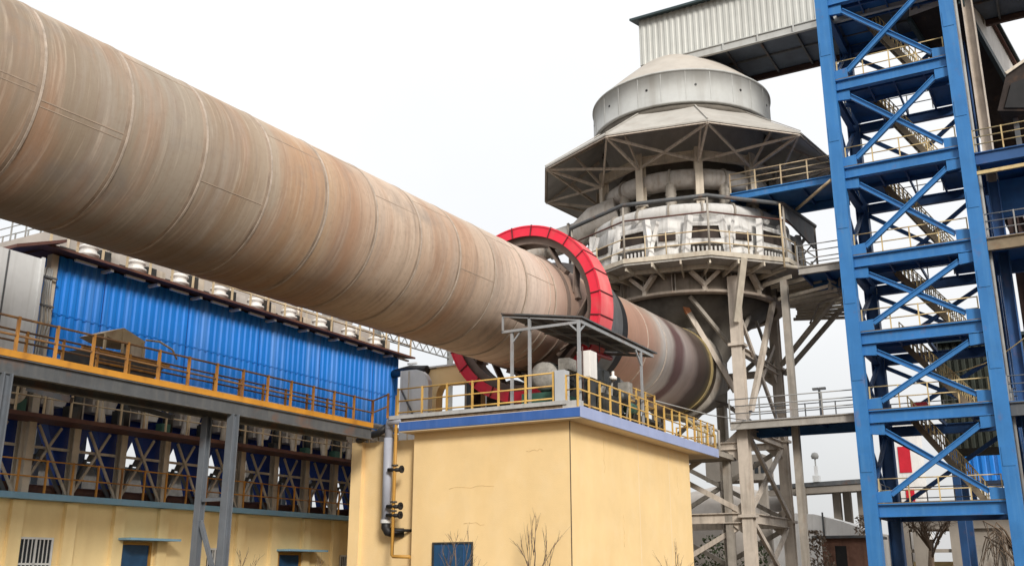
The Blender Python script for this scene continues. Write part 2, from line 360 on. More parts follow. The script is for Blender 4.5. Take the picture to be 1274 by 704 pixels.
for i, (a, ang) in enumerate([(7.35, -8), (9.2, -14), (11.05, 42), (12.9, -22), (14.75, 30), (16.6, 48), (18.45, 20), (20.3, 36), (22.15, -10), (24, 38), (25.8, 12)]):
    part('weld_seam', MB().bar(ksurf(a, ang, RK - .010), ksurf(a + 1.85, ang, RK - .010), .028, .028, up=xk), 'seamdark', kil)
    if i < 2: part('weld_seam', MB().bar(ksurf(a, ang - 3.2, RK - .009), ksurf(a + 1.85, ang - 3.2, RK - .009), .024, .024, up=xk), 'seamdark', kil)
# riding ring
ty = part('riding_ring', MB().lathe(kx(30.85), KD, [(RK, 0), (2.33 * K, 0), (2.33 * K, 1.2 * K), (2.22 * K, 1.2 * K), (RK, 1.2 * K)], 96, smooth=False), 'tyre', kil)
part('greasy_edge', MB().lathe(kx(32.05), KD, [(RK, 0.003), (2.19 * K, 0.003), (2.19 * K, .72 * K), (RK, .72 * K)], 96, smooth=False), 'tyreblk', ty)
# girth gear on tangential spring plates
gg = part('girth_gear', MB().lathe(kx(28.9), KD, [(2.52 * K, 0), (2.98 * K, 0), (2.98 * K, .62 * K), (2.52 * K, .62 * K)], 96, smooth=False, closedprof=True), 'gearsteel', kil)
for i in range(12):
    a = i * 30 + 8
    p = ksurf(29.15, a - 24, RK + .02); q = ksurf(29.15, a + 2, 2.66 * K)
    nrm = (kx(29.15) - (p + q) / 2).normalized()
    part('spring_plate', MB().bar(p, q, .42 * K, .06, up=nrm), 'gearsteel', gg)
    part('plate_bracket', MB().bar(ksurf(29.15, a - 24, RK - .03), ksurf(29.15, a - 24, RK + .16), .5, .34, up=KD), 'gearsteel', gg)
part('gear_base_ring', MB().lathe(kx(28.45), KD, [(RK - .02, 0), (RK + .05, 0), (RK + .05, .22), (RK - .02, .22)], 96, smooth=False), 'gearsteel', kil)

# red guard round the gear, fixed to the drive house
gu = root('gear_guard', kx(28.7), 'big bright red ring guard with dark ribs around the kiln gear', 'gear guard')
th = .05
prof = [(2.76 * K, 0), (3.11 * K, 0), (3.11 * K, .95 * K), (2.76 * K, .95 * K), (2.76 * K, .95 * K - th), (3.11 * K - th, .95 * K - th), (3.11 * K - th, th), (2.76 * K, th)]
part('rim_plate', MB().lathe(kx(28.7), KD, [(3.11 * K + .002, .03), (3.11 * K + .012, .03), (3.11 * K + .012, .95 * K + .01), (3.11 * K + .002, .95 * K + .01)], 96, smooth=False, closedprof=True), 'redlit', gu)
part('rim_bead', MB().lathe(kx(28.7), KD, [(3.11 * K - .03, -.03), (3.11 * K + .03, -.03), (3.11 * K + .03, .02), (3.11 * K - .03, .02)], 96, smooth=False, closedprof=True), 'red', gu)
part('ring_cover', MB().lathe(kx(28.7), KD, prof, 96, smooth=False, closedprof=True), 'red', gu)
for i in range(24):
    a = i * 15 + 6; mb = MB()
    d = xk * math.cos(R(a)) + yk * math.sin(R(a))
    tn = KD.cross(d).normalized()
    c = kx(28.7)
    # an angle rib: along the front face, then over the rim
    mb.prism([c + d * 2.74 * K - KD * .05 - tn * .016, c + d * (3.11 * K + .05) - KD * .05 - tn * .016, c + d * (3.11 * K + .05) + KD * (.95 * K) - tn * .016, c + d * (3.11 * K - .01) + KD * (.95 * K) - tn * .016, c + d * (3.11 * K - .01) + KD * .01 - tn * .016, c + d * 2.74 * K + KD * .01 - tn * .016], tn * .032)
    part('flange_rib', mb, 'redrib', gu)
part('support_leg', MB().box((kx(29.1).x - .2, 7.05, 6.1), (kx(29.1).x + .35, 7.4, 9.4)), 'darkmach', gu)
part('support_leg', MB().box((kx(29.1).x - .2, 1.7, 6.66), (kx(29.1).x + .35, 2.05, 9.6)), 'darkmach', gu)

# ---------------------------------------------------------------- drive house
dh = root('drive_house', (0, 0, 0), 'yellow rendered drive house with blue edged flat roof under the kiln', 'building')
part('wall', MB().box((0, 0, 0), (11.07, 6.1, 6.26)), 'yellow', dh)
part('wall', MB().box((.35, 6.1, 0), (9.0, 9.0, 6.1)), 'yellow', dh)
part('wall', MB().box((2.5, 9.0, 0), (9.0, 10.5, 6.08)), 'yellow', dh)
part('pilaster', MB().box((.2, 8.55, 0), (.7, 9.02, 6.12)), 'yellow', dh)
rs = part('roof_slab', MB().box((-.45, -.6, 6.26), (13.1, 6.42, 6.62)), 'soffit', dh)
part('fascia', MB().box((-.48, -.6, 6.30), (-.452, 6.42, 6.60)), 'fascia', rs)
part('fascia', MB().box((-.48, -.63, 6.28), (13.1, -.602, 6.64)), 'fascia_lit', rs)
part('gap_shadow', MB().box((-.40, .05, 6.62), (.3, 6.42, 6.73)), 'gapdark', dh)  # dark strip stands in for the shadowed gap under the curb
part('curb', MB().box((-.46, -.1, 6.73), (-.12, 6.9, 6.86)), 'curb', dh)
part('curb', MB().box((-.40, -.55, 6.622), (-.1, .05, 6.84)), 'curb', dh)
part('roof_pillar', MB().box((-.42, -.04, 6.85), (-.06, .32, 7.86)), 'pan', dh)
wd = part('window', MB().box((-.03, 3.66, 1.0), (.02, 5.15, 2.47)), 'glassblue', dh)
part('frame', MB().box((-.06, 3.60, .95), (-.031, 3.66, 2.53)).box((-.06, 5.15, .95), (-.031, 5.21, 2.53)).box((-.06, 3.66, 2.47), (-.031, 5.15, 2.53)), 'darkmach', wd)
fb = MB()
for i in range(1, 5): fb.box((-.05, 3.66 + .298 * i - .012, 1.0), (-.031, 3.66 + .298 * i + .012, 2.47))
part('grille', fb, 'bluedk', wd)
for s in (5.6, 8.7): part('wall_joint', MB().box((s, -.004, 0), (s + .025, .01, 6.26)), 'soffit', dh)
rc_ = random.Random(21)
for (t0, z0, dt, n) in ((4.6, 4.3, -.22, 9), (1.6, 5.4, -.10, 7), (3.2, 3.1, .16, 6)):
    ps = [(-.002, t0 + dt * k, z0 + rc_.uniform(-.05, .05)) for k in range(n)]
    part('hairline_crack', MB().path(ps, .006, 4), 'crackline', dh)
for (s0, z0) in ((2.6, 5.9), (4.1, 3.5), (9.6, 5.6)):
    ps = [(s0 + rc_.uniform(-.06, .06), -.002, z0 - .22 * k) for k in range(6)]
    part('hairline_crack', MB().path(ps, .005, 4), 'crackline', dh)
part('wall_joint', MB().box((-.006, -.006, 0), (.02, .02, 6.26)), 'gapdark', dh)

# lavender drain pipe and ochre pipe on its left end
dp = root('drain_pipe', (-.1, 7.17, 3.0), 'fat lavender grey downpipe with black elbow on yellow wall', 'pipe')
part('pipe', MB().tube((-.05, 7.17, 3.25), (-.05, 7.17, 6.15), .17, 16), 'drain', dp)
part('elbow', MB().path([(-.05, 7.17, 3.26), (-.05, 7.17, 3.05), (0, 7.12, 2.92), (.1, 6.98, 2.88), (.36, 6.7, 2.88)], .165, 14), 'black', dp)
part('collar', MB().lathe((-.05, 7.17, 3.2), Z, [(.17, 0), (.2, 0), (.2, .12), (.17, .12)], 20, smooth=False), 'barwhite', dp)
part('offset_pipe', MB().path([(-.05, 7.17, 6.1), (-.05, 7.17, 6.55), (-.25, 7.0, 6.7), (-.3, 6.4, 6.72)], .15, 14), 'drain', dp)
part('overflow_pipe', MB().path([(-.05, 7.3, 6.55), (-.1, 7.6, 6.35), (0, 8.3, 6.25), (.3, 8.8, 6.2)], .13, 12), 'black', dp)
yp = root('ochre_pipe', (-.28, 6.7, 2.1), 'thin ochre vertical pipe with black valves beside the downpipe', 'pipe')
part('pipe', MB().path([(-.28, 6.7, 7.6), (-.28, 6.7, 2.12), (-.28, 6.66, 2.08), (-.2, 6.0, 2.06)], .06, 10), 'ypipe', yp)
for z in (5.0, 3.75, 3.45):
    v_ = part('valve', MB().tube((-.28, 6.98, z), (-.28, 6.42, z - .02), .07, 10), 'black', yp)
    part('hand_wheel', MB().lathe((-.28, 6.40, z), (0, 1, 0), [(.05, -.02), (.13, -.02), (.13, .03), (.05, .03)], 16, smooth=False, closedprof=True), 'black', v_)
    part('flange', MB().lathe((-.28, 6.7, z + .12), Z, [(.075, 0), (.12, 0), (.12, .05), (.075, .05)], 14, smooth=False), 'darkmach', yp)
part('wall_bracket', MB().tube((-.28, 6.7, 2.95), (.34, 6.35, 2.95), .05, 8), 'black', yp)

# rails on the roof edge
rl = root('roof_guard_rail', (-.4, 0, 6.85), 'yellow painted guard rail along the left roof edge of the drive house', 'guard rail', 'guard rails on the drive house roof')
railing([(-.35, .4, 6.85), (-.35, 6.6, 6.85)], rl, 'yrail', .95, 1.08, .028, (.12, .55))
rr = root('roof_guard_rail', (-.4, -.45, 6.64), 'yellow guard rail from the grey pillar down the right roof edge', 'guard rail', 'guard rails on the drive house roof')
railing([(-.35, -.06, 6.64), (-.4, -.5, 6.64), (13.0, -.5, 6.64), (13.0, 1.2, 6.64)], rr, 'yrail', 1.02, .82, .026, (.12, .55))
rr2 = root('landing_rail', (5.6, .2, 6.64), 'short raised yellow rail of a landing below the shelter corner post', 'guard rail')
railing([(5.3, .25, 7.25), (8.1, .25, 7.25), (8.1, .95, 7.25)], rr2, 'yrail', 1.02, .9, .026, (.5,))
part('landing_deck', MB().box((5.2, -.02, 7.1), (8.2, 1.0, 7.2)).box((5.3, .1, 6.62), (5.45, .9, 7.1)).box((7.95, .1, 6.62), (8.1, .9, 7.1)), 'darkmach', rr2)
part('cable', MB().path([(8.1, .25, 8.1), (13.5, -.2, 8.2), (19.6, 0, 8.75)], .025, 6), 'grrail', rr2)

# ---------------------------------------------------------------- shelter over the drive
sh = root('shelter', (.2, -.35, 6.62), 'open steel shelter with dark sloping sheet roof over the drive motors', 'shelter')
zr, zl = 9.66, 10.14; ta, tb = -.38, 2.62; sa, sb = .14, 6.7
def rz(t): return zr + (zl - zr) * (t - ta) / (tb - ta)
part('roof_sheet', MB().prism([(sa - .1, ta - .12, rz(ta - .12)), (sb, ta - .12, rz(ta - .12)), (sb, tb, rz(tb)), (sa - .1, tb, rz(tb))], (0, 0, .05)), 'girder', sh)
fr = MB()
part('frame', MB().bar((sa, ta, zr - .12), (sb - .2, ta, zr - .12), .07, .12), 'shelterpost', sh)
part('frame', MB().bar((sa, ta, 9.52), (sa, tb, 9.52), .06, .09), 'shelterpost', sh)
part('frame', MB().bar((sa, ta, 9.58), (sa, tb, zl - .06), .05, .06), 'shelterpost', sh)
part('frame', MB().bar((sa, tb - .03, 9.5), (sa, tb - .03, zl), .06, .06), 'shelterpost', sh)
part('frame', MB().bar((sb - .3, ta, zr - .14), (sb - .3, 1.9, zr + .2), .06, .1), 'shelterpost', sh)
for s in (1.6, 3.1, 4.7): part('purlin', MB().bar((s, ta, rz(ta) - .06), (s, tb - .1, rz(tb) - .07), .05, .07), 'shelterpost', sh)
for t in (.6, 1.6): part('purlin', MB().bar((sa, t, rz(t) - .1), (sb - .1, t, rz(t) - .1), .05, .07), 'shelterpost', sh)
for s, t, z0, z1, w in ((0.0, ta, 6.62, 9.55, .09), (.16, 1.55, 6.62, 9.95, .09), (.2, 2.26, 6.62, 9.5, .09), (5.3, ta, 6.62, 9.5, .08)):
    part('post', MB().bar((s, t, z0), (s, t, z1), w, w), 'shelterpost', sh)
part('knee_brace', MB().bar((0, ta, 9.15), (0, ta + .4, 9.52), .05, .05), 'shelterpost', sh)
part('knee_brace', MB().bar((0, ta, 9.15), (.5, ta, 9.52), .05, .05), 'shelterpost', sh)
part('knee_brace', MB().bar((.2, 2.26, 9.1), (.2, 1.9, 9.5), .05, .05), 'shelterpost', sh)
part('knee_brace', MB().bar((5.3, ta, 8.95), (4.8, ta, 9.45), .05, .07), 'shelterpost', sh)

# ---------------------------------------------------------------- drive machinery on the roof
mo = root('drive_motor', (.9, 1.3, 6.62), 'dark motor with a round dusty mesh cover behind the rail', 'motor')
part('base', MB().box((.4, .7, 6.62), (2.6, 2.0, 7.35)), 'green', mo)
part('body', MB().lathe((.75, 1.3, 7.95), (1, 0, 0), [(0, 0), (.46, 0), (.5, .1), (.5, 1.3), (.4, 1.5), (0, 1.5)], 28), 'darkmach', mo)
fm = MB()
for i in range(18):
    a = i * 20; d = V((0, math.cos(R(a)), math.sin(R(a))))
    fm = MB().bar(V((.95, 1.3, 7.95)) + d * .47, V((2.0, 1.3, 7.95)) + d * .47, .025, .14, up=d)
    part('cooling_fin', fm, 'darkmach', mo)
part('fan_cover', MB().lathe((.5, 1.3, 7.95), (1, 0, 0), [(0, 0), (.3, 0), (.47, .1), (.5, .28)], 28), 'mesh', mo)
part('terminal_box', MB().box((.9, .45, 8.15), (1.5, .85, 8.55)), 'mesh', mo)
gb = root('gearbox', (3, 1.3, 6.62), 'oily dark gearbox between the motor and the red guard', 'gearbox')
part('housing', MB().prism([(2.9, .5, 6.62), (4.7, .5, 6.62), (4.7, .5, 8.2), (4.3, .5, 8.65), (3.3, .5, 8.65), (2.9, .5, 8.2)], (0, 1.7, 0)), 'darkmach', gb)
part('cover_rib', MB().box((3.75, .44, 6.7), (3.87, .5, 8.6)), 'darkmach', gb)
part('shaft', MB().tube((2.2, 1.3, 7.95), (2.95, 1.3, 7.95), .12, 14), 'tyre', gb)
part('bolt_flange', MB().lathe((3.8, .42, 7.7), (0, 1, 0), [(0, 0), (.3, 0), (.34, .09)], 24, smooth=False), 'mesh', gb)
cb = root('control_cabinet', (.5, -.3, 6.62), 'tall white control cabinet under the shelter', 'cabinet')
part('body', MB().box((.5, -.55, 7.72), (1.0, -.06, 8.62)), 'white', cb)
part('door', MB().box((.478, -.52, 7.75), (.498, -.09, 8.59)), 'white', cb)
part('stand', MB().box((.55, -.5, 6.62), (.95, -.11, 7.72)), 'darkmach', cb)
part('pole', MB().tube((.42, -.3, 6.62), (.42, -.3, 8.75), .025, 8), 'rustcol', cb)
rp = root('red_pipe', (3.6, .9, 9.2), 'short bright red pipe hanging below the shelter roof', 'pipe')
part('pipe', MB().path([(2.9, .75, 9.15), (3.1, .75, 9.2), (5.3, .85, 9.36)], .09, 12), 'redpipe', rp)
part('flange', MB().lathe((2.95, .75, 9.15), (1, 0, .05), [(.09, 0), (.16, 0), (.16, .06), (.09, .06)], 16, smooth=False), 'redpipe', rp)
part('hanger', MB().tube((4.2, .8, 9.28), (4.2, .8, 9.75), .02, 6), 'post', rp)
part('hanger', MB().tube((3.1, .75, 9.2), (3.1, .75, 9.8), .02, 6), 'post', rp)
# small pumps, pipes and valves that crowd the right end
random.seed(11)
pm = root('lubrication_unit', (3.5, .0, 6.62), 'dark tangle of pumps and oil pipes behind the right roof rail', 'pump unit')
part('tank', MB().box((2.2, -.2, 6.62), (3.6, .35, 7.5)), 'darkmach', pm)
part('pump', MB().lathe((3.9, .0, 7.6), (1, 0, 0), [(0, 0), (.24, 0), (.26, .06), (.26, .6), (.18, .75), (0, .75)], 18), 'darkmach', pm)
part('pump', MB().lathe((4.9, .05, 7.35), (1, 0, 0), [(0, 0), (.2, 0), (.22, .06), (.22, .5), (.15, .6), (0, .6)], 18), 'green', pm)
for i in range(9):
    s0 = 1.6 + i * .52; z0 = 6.9 + random.random() * .6
    part('oil_pipe', MB().path([(s0, -.1 + random.random() * .3, 6.62), (s0, -.1, z0 + .5), (s0 + .25, -.05, z0 + .8), (s0 + .9, .2, z0 + .8 + random.random() * .2)], .04, 8), 'darkmach' if i % 3 else 'mesh', pm)
part('filter_block', MB().box((4.3, -.25, 7.7), (4.7, .15, 8.2)), 'mesh', pm)
part('valve_head', MB().lathe((3.2, -.15, 8.1), Z, [(0, 0), (.14, 0), (.14, .1), (.05, .16), (.05, .3), (0, .3)], 14), 'white', pm)
pr_ = root('pier_backdrop', (9.2, 4.6, 6.62), 'dark pier block added as a backdrop below the kiln behind the shelter', 'pier')
part('block', MB().box((7.0, 1.6, 6.62), (7.9, 7.4, 9.1)), 'darkmach', pr_)  # added as a dark backdrop to close the view below the kiln
part('plinth', MB().box((7.9, 2.0, 6.62), (11.5, 7.0, 7.6)), 'darkmach', pr_)
# roller station of the riding ring
rs_ = root('roller_station', (kx(31.5).x, kx(31.5).y, 6.62), 'dark roller station carrying the riding ring behind the machinery', 'roller station')
c = kx(31.5)
part('base', MB().box((c.x - 1.3, c.y - 2.6, 6.62), (c.x + 1.3, c.y + 2.6, 7.3)), 'darkmach', rs_)
for sg in (-1, 1):
    rc = c + V((0, sg * 1.95, -3.05))
    part('roller', MB().lathe(rc - KD * .7, KD, [(0, 0), (.85, 0), (.85, 1.4), (0, 1.4)], 40, smooth=False), 'tyre', rs_)
    for e in (-1, 1): part('bearing', MB().box(rc + V((e * .95 - .22, -.4, -1.4)), rc + V((e * .95 + .22, .4, .35))), 'darkmach', rs_)
# seal machinery under the far kiln end
ss = root('seal_platform', (16.5, 3, 0), 'grimy ochre stained seal platform below the far kiln end', 'platform')
part('deck', MB().box((13.3, .9, 6.9), (20.6, 7.5, 7.15)), 'towerdk', ss)
for s in (13.6, 20.2):
    for t in (1.3, 7.0): part('leg', MB().bar((s, t, 0), (s, t, 6.9), .35, .35), 'towerdk', ss)
for i in range(6):
    part('seal_pipe', MB().path([(16.4 + i * .6, 1.4, 7.15), (16.5 + i * .6, 1.4, 8.0 + .3 * (i % 2)), (17.0 + i * .6, 2.2, 8.7), (17.4 + i * .6, 3.4, 9.0)], .08, 8), 'sealring' if i % 2 == 0 else 'towerdk', ss)

# ---------------------------------------------------------------- preheater tower at the end of the kiln
TS, TT = X(16.53, 1.49, 0).x, X(16.53, 1.49, 0).y
def zz(z): return 1.6 + K * (z - 1.6)
def tp(r, a, z):                               # a: degrees to the right of the side that faces the drive house
    q = R(199.1 + a); return V((TS + K * r * math.cos(q), TT + K * r * math.sin(q), zz(z)))
VA = [9 + 36 * i for i in range(10)]           # corners of its ten sided roof and platform
pt = root('preheater_tower', (TS, TT, 0), 'tall round grey preheater tower with dusty domed roof on lattice legs', 'preheater tower')
lg = []
for a, b in ((-1, -1), (-1, 1), (1, -1), (1, 1)):
    p = V((TS + a * 3.7, TT + b * 3.7, 0)); lg.append(p)
    l = part('leg', MB().ib(p, p + Z * 16.3, .54, .54, .07, .07, up=(1, 0, 0)), 'tower', pt)
    for z in (4.1, 8.5, 12.6): part('splice_collar', MB().box(p + V((-.40, -.40, z)), p + V((.40, .40, z + .14))), 'tower', l)
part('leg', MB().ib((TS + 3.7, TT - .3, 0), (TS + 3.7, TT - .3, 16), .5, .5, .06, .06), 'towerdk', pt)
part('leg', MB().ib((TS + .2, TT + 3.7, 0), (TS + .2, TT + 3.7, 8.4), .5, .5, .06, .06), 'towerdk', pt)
for (i, j, ax) in ((0, 2, 0), (0, 1, 1), (1, 3, 0), (2, 3, 1)):
    p, q = lg[i], lg[j]; d = (q - p).normalized() * .33
    hs = (4.1, 8.35, 12.5) if (i, j) != (0, 1) else (4.1, 7.6)
    for z in hs:
        part('tie_beam', MB().ib(p + d + Z * z, q - d + Z * z, .3, .5 if z < 5 else .38, .05, .05), 'tower', pt)
    for z in hs:
        for e in (0, 1):
            b0 = (p + d if e == 0 else q - d) + Z * z; hv = (q - p).normalized() * (1 if e == 0 else -1)
            part('gusset', MB().prism([b0 + Z * .75, b0 + hv * .75 + Z * .12, b0 + hv * .75 - Z * .12, b0 - Z * .75], (q - p).normalized().cross(Z) * .03), 'tower', pt)
    for z0, z1 in ((.2, 3.8), (4.4, 8.1)):
        a, b = p + d + Z * z0, q - d + Z * z1
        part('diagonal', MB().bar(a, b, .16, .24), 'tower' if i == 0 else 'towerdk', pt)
        a, b = p + d + Z * z1, q - d + Z * z0
        n = (q - p).normalized().cross(Z) * .18
        part('diagonal', MB().bar(a + n, b + n, .16, .24), 'tower' if i == 0 else 'towerdk', pt)
    if (i, j) != (0, 1):
        n = (q - p).normalized().cross(Z) * .16
        m_ = (p + q) / 2
        part('diagonal', MB().bar(p + d + Z * 8.7, q - d * 1.2 + Z * 14.0, .15, .24), 'tower' if i == 0 else 'towerdk', pt)
        part('diagonal', MB().bar(q - d + n + Z * 8.7, p + d * 1.2 + n + Z * 14.0, .15, .24), 'tower' if i == 0 else 'towerdk', pt)
        part('diagonal', MB().bar(p + d - n + Z * 12.7, m_ - n + Z * 15.4, .13, .2), 'towerdk', pt)
        part('diagonal', MB().bar(q - d - n + Z * 12.7, m_ - n + Z * 15.4, .13, .2), 'towerdk', pt)
# raking struts that spread to the ring and to the platform
sa0, sa1 = ray(843, 366, 53.0), ray(915, 487, 51.5)
st = part('raking_strut', MB().bar(sa0, sa1, .26, .26), 'tower', pt)
part('primed_end', MB().bar(sa0 + (sa1 - sa0) * .05, sa0 + (sa1 - sa0) * .2, .275, .275), 'orangestrut', st)
part('raking_strut', MB().bar(tp(4.0, 0, 13.5), ray(917, 440, 52.4), .14, .2), 'towerdk', pt)
part('raking_strut', MB().bar(tp(5.9, 24, 14.75), ray(916, 400, 50.6), .34, .2), 'platedge', pt)
part('raking_strut', MB().bar(tp(4.35, 62, 13.8), lg[0] + V((.4, -.33, 9.3)), .24, .24), 'tower', pt)
part('raking_strut', MB().bar(tp(7.7, 66, 14.1), lg[2] + V((-.2, -.33, 12.9)), .24, .2), 'platedge', pt)
part('raking_strut', MB().bar(tp(7.6, 86, 14.1), lg[2] + V((.2, -.33, 12.4)), .24, .2), 'towerdk', pt)
# kiln inlet chamber and the sooty cone above it
part('inlet_chamber', MB().lathe(kx(42.4), KD, [(0, 0), (RK + .05, 0), (RK + .22, .1), (RK + .22, .55), (2.0, .6), (2.0, 2.8), (0, 2.8)], 48), 'towerdk', pt)
part('seal_ring', MB().lathe(kx(41.75), KD, [(RK, 0), (RK + .05, 0), (RK + .05, .22), (RK, .22)], 72, smooth=False), 'sealring', pt)
c0 = (TS, TT, 0)
def lat(prof, n=60, smooth=True, a=None): 
    q = R(199.1 + (9 if a is None else a))
    return MB().lathe(c0, Z, [(K * r, zz(z)) for r, z in prof], n, e=(math.cos(q), math.sin(q), 0), smooth=smooth)
part('inlet_cone', lat([(0, 9.2), (1.5, 9.2), (1.6, 11.2), (2.6, 12.7), (3.95, 13.6), (0, 13.7)]), 'inner', pt)
# lower ring with stiffeners
ring = part('lower_ring', lat([(4.1, 13.55), (4.5, 13.55), (4.5, 13.68), (4.22, 13.68), (4.22, 14.55), (4.1, 14.55)], 80), 'ringwall', pt)
for i in range(40):
    a = 9 * i
    for e in ((-1, 1) if i % 2 else ()):
        part('stiffener', MB().bar(tp(4.3, a + e * 1.0, 13.69), tp(4.3, a + e * 1.0, 14.5), .05, .2, up=tp(5, a, 0) - tp(4, a, 0)), 'towerdk', ring)
for i in range(10):
    a = 9 + 36 * i - 36 / 2 - 18
    yb = part('forked_strut', MB().bar(tp(4.42, a, 13.6), tp(4.42, a, 13.98), .24, .2), 'tower', ring)
    for e in (-1, 1): part('fork_arm', MB().bar(tp(4.42, a, 13.9), tp(4.62, a + e * 8, 14.5), .2, .3, up=tp(5, a, 0) - tp(4, a, 0)), 'tower', yb)
# platform
pl = part('platform', lat([(4.0, 14.56), (6.2, 14.62), (6.2, 14.88), (4.0, 14.88)], 10, False), 'deck', pt)
part('edge_angle', lat([(6.14, 14.72), (6.26, 14.72), (6.26, 14.93), (6.14, 14.93)], 10, False), 'platedge', pl)
for i in range(30):
    a = 9 + 12 * i
    part('joist', MB().bar(tp(4.2, a, 14.40), tp(6.05, a, 14.52), .09, .24), 'platedge', pl)
part('ring_joist', lat([(5.2, 14.42), (5.3, 14.42), (5.3, 14.6), (5.2, 14.6)], 10, False), 'platedge', pl)
# lower ledge toward the bridges
le = part('side_ledge', MB().prism([tp(6.1, 43, 14.5), tp(7.4, 58, 14.25), tp(7.7, 78, 14.2), tp(7.7, 100, 14.2), tp(6.2, 110, 14.2), tp(4.6, 90, 14.2), tp(4.6, 45, 14.45)], (0, 0, .12)), 'deck', pt)
for q in range(8):
    a = 46 + q * 7; part('joist', MB().bar(tp(4.6, a, 14.05), tp(6.2 + min(1.4, .28 * q), a, 14.1), .08, .2), 'platedge', le)
part('ledge_edge', MB().path([tp(6.1, 43, 14.55), tp(7.4, 58, 14.3), tp(7.7, 78, 14.25), tp(7.7, 100, 14.25)], .1, 6), 'platedge', le)
for q_, zq in enumerate((13.95, 13.72, 13.5)):
    part('skirt_bar', MB().path([tp(7.3, 56, zq), tp(7.6, 78, zq), tp(7.6, 101, zq)], .07, 6), 'platedge', le)
for a_, r_ in ((57, 7.3), (67, 7.4), (78, 7.62), (89, 7.55), (101, 7.62)):
    part('skirt_post', MB().bar(tp(r_, a_, 13.45), tp(r_, a_, 14.25), .1, .1), 'platedge', le)
for q_ in range(9):
    a_ = 52 + q_ * 6
    part('slat', MB().bar(tp(5.0, a_, 13.4), tp(7.55, a_, 13.48), .12, .16), 'platedge', le)
part('hanging_ladder', MB().path([tp(7.6, 60, 14.2), tp(7.3, 64, 13.4), tp(6.2, 70, 13.4), tp(5.6, 75, 12.6)], .06, 6), 'towerdk', le)
# rails round the platform
def poly(r, z, angs=None): return [tp(r, a, z) for a in (angs or VA)]
for z in (15.35, 15.9):
    part('guard_bar', MB().path(poly(6.12, z), .035, 6, closed=True), 'brail', pl)
part('upper_rail', MB().path(poly(6.1, 16.75), .045, 6, closed=True), 'maroon', pl)
er = part('crane_rail', MB().path(poly(6.15, 17.5), .115, 8, closed=True), 'girder', pt)
for i, a in enumerate(VA):
    part('rail_post', MB().tube(tp(6.12, a, 14.85), tp(6.12, a, 17.5), .06, 8), 'towerdk', er)
    part('rail_post', MB().tube(tp(5.85, a + 18, 14.85), tp(5.85, a + 18, 16.0), .035, 6), 'brail', er)
    part('rail_post', MB().tube(tp(5.95, a + 9, 14.85), tp(5.95, a + 9, 15.95), .03, 6), 'brail', er)
part('wind_panel', MB().prism([tp(6.0, 47, 16.85), tp(6.0, 79, 16.3), tp(6.0, 79, 17.4), tp(6.0, 47, 17.4)], (tp(6.1, 60, 0) - tp(6.0, 60, 0))), 'girder', pt)
# machinery ring: white cladding with framed openings
mr = part('shaft_cladding', lat([(5.4, 14.88), (5.4, 15.2), (5.1, 17.0), (4.0, 17.2), (3.4, 17.2)], 10, False, 27), 'towerwhite', pt)
part('inner_shaft', lat([(3.3, 14.9), (3.3, 20.6)], 48), 'inner', pt)
for i in range(10):
    a = 27 + 36 * i - 18
    f = part('hatch_frame', MB(). bar(tp(5.56, a - 10, 14.95), tp(5.36, a - 7.5, 16.85), .3, .34), 'towerwhite', mr)
    part('hatch_post', MB().bar(tp(5.56, a + 10, 14.95), tp(5.36, a + 7.5, 16.85), .3, .34), 'towerwhite', f)
    part('hatch_lintel', MB().bar(tp(5.36, a - 7.5, 16.45), tp(5.36, a + 7.5, 16.45), .24, .22), 'towerwhite', f)
    part('hatch_sill', MB().bar(tp(5.48, a - 8, 15.6), tp(5.48, a + 8, 15.6), .3, .25), 'towerwhite', f)
    part('hatch', MB().bar(tp(5.30, a - 7.4, 16.06), tp(5.30, a + 7.4, 16.06), .12, .92), 'hooddk', f)
    vt = part('vent_comb', MB().bar(tp(5.41, a - 7, 15.2), tp(5.41, a + 7, 15.2), .12, .3), 'hooddk', f)
    for k in range(7): part('comb_tooth', MB().bar(tp(5.49, a - 6 + 2 * k, 15.06), tp(5.49, a - 6 + 2 * k, 15.36), .1, .08), 'towerwhite', f)
    b = part('burner_box', MB().bar(tp(5.34, a + 13, 15.75), tp(5.34, a + 23, 15.75), .3, .55), 'towerwhite', mr)
    part('opening', MB().bar(tp(5.52, a + 14, 15.9), tp(5.52, a + 22, 15.9), .03, .42), 'hooddk', mr)
    part('angled_strap', MB().bar(tp(5.71, a + 10, 14.95), tp(5.41, a + 13.5, 16.7), .1, .2), 'towerwhite', mr)
    vb = part('small_valve', MB().lathe(tp(5.46, a + 25, 14.9), Z, [(0, 0), (.18, 0), (.18, .3), (.1, .4), (.1, .7), (0, .7)], 12), 'towerdk', mr)
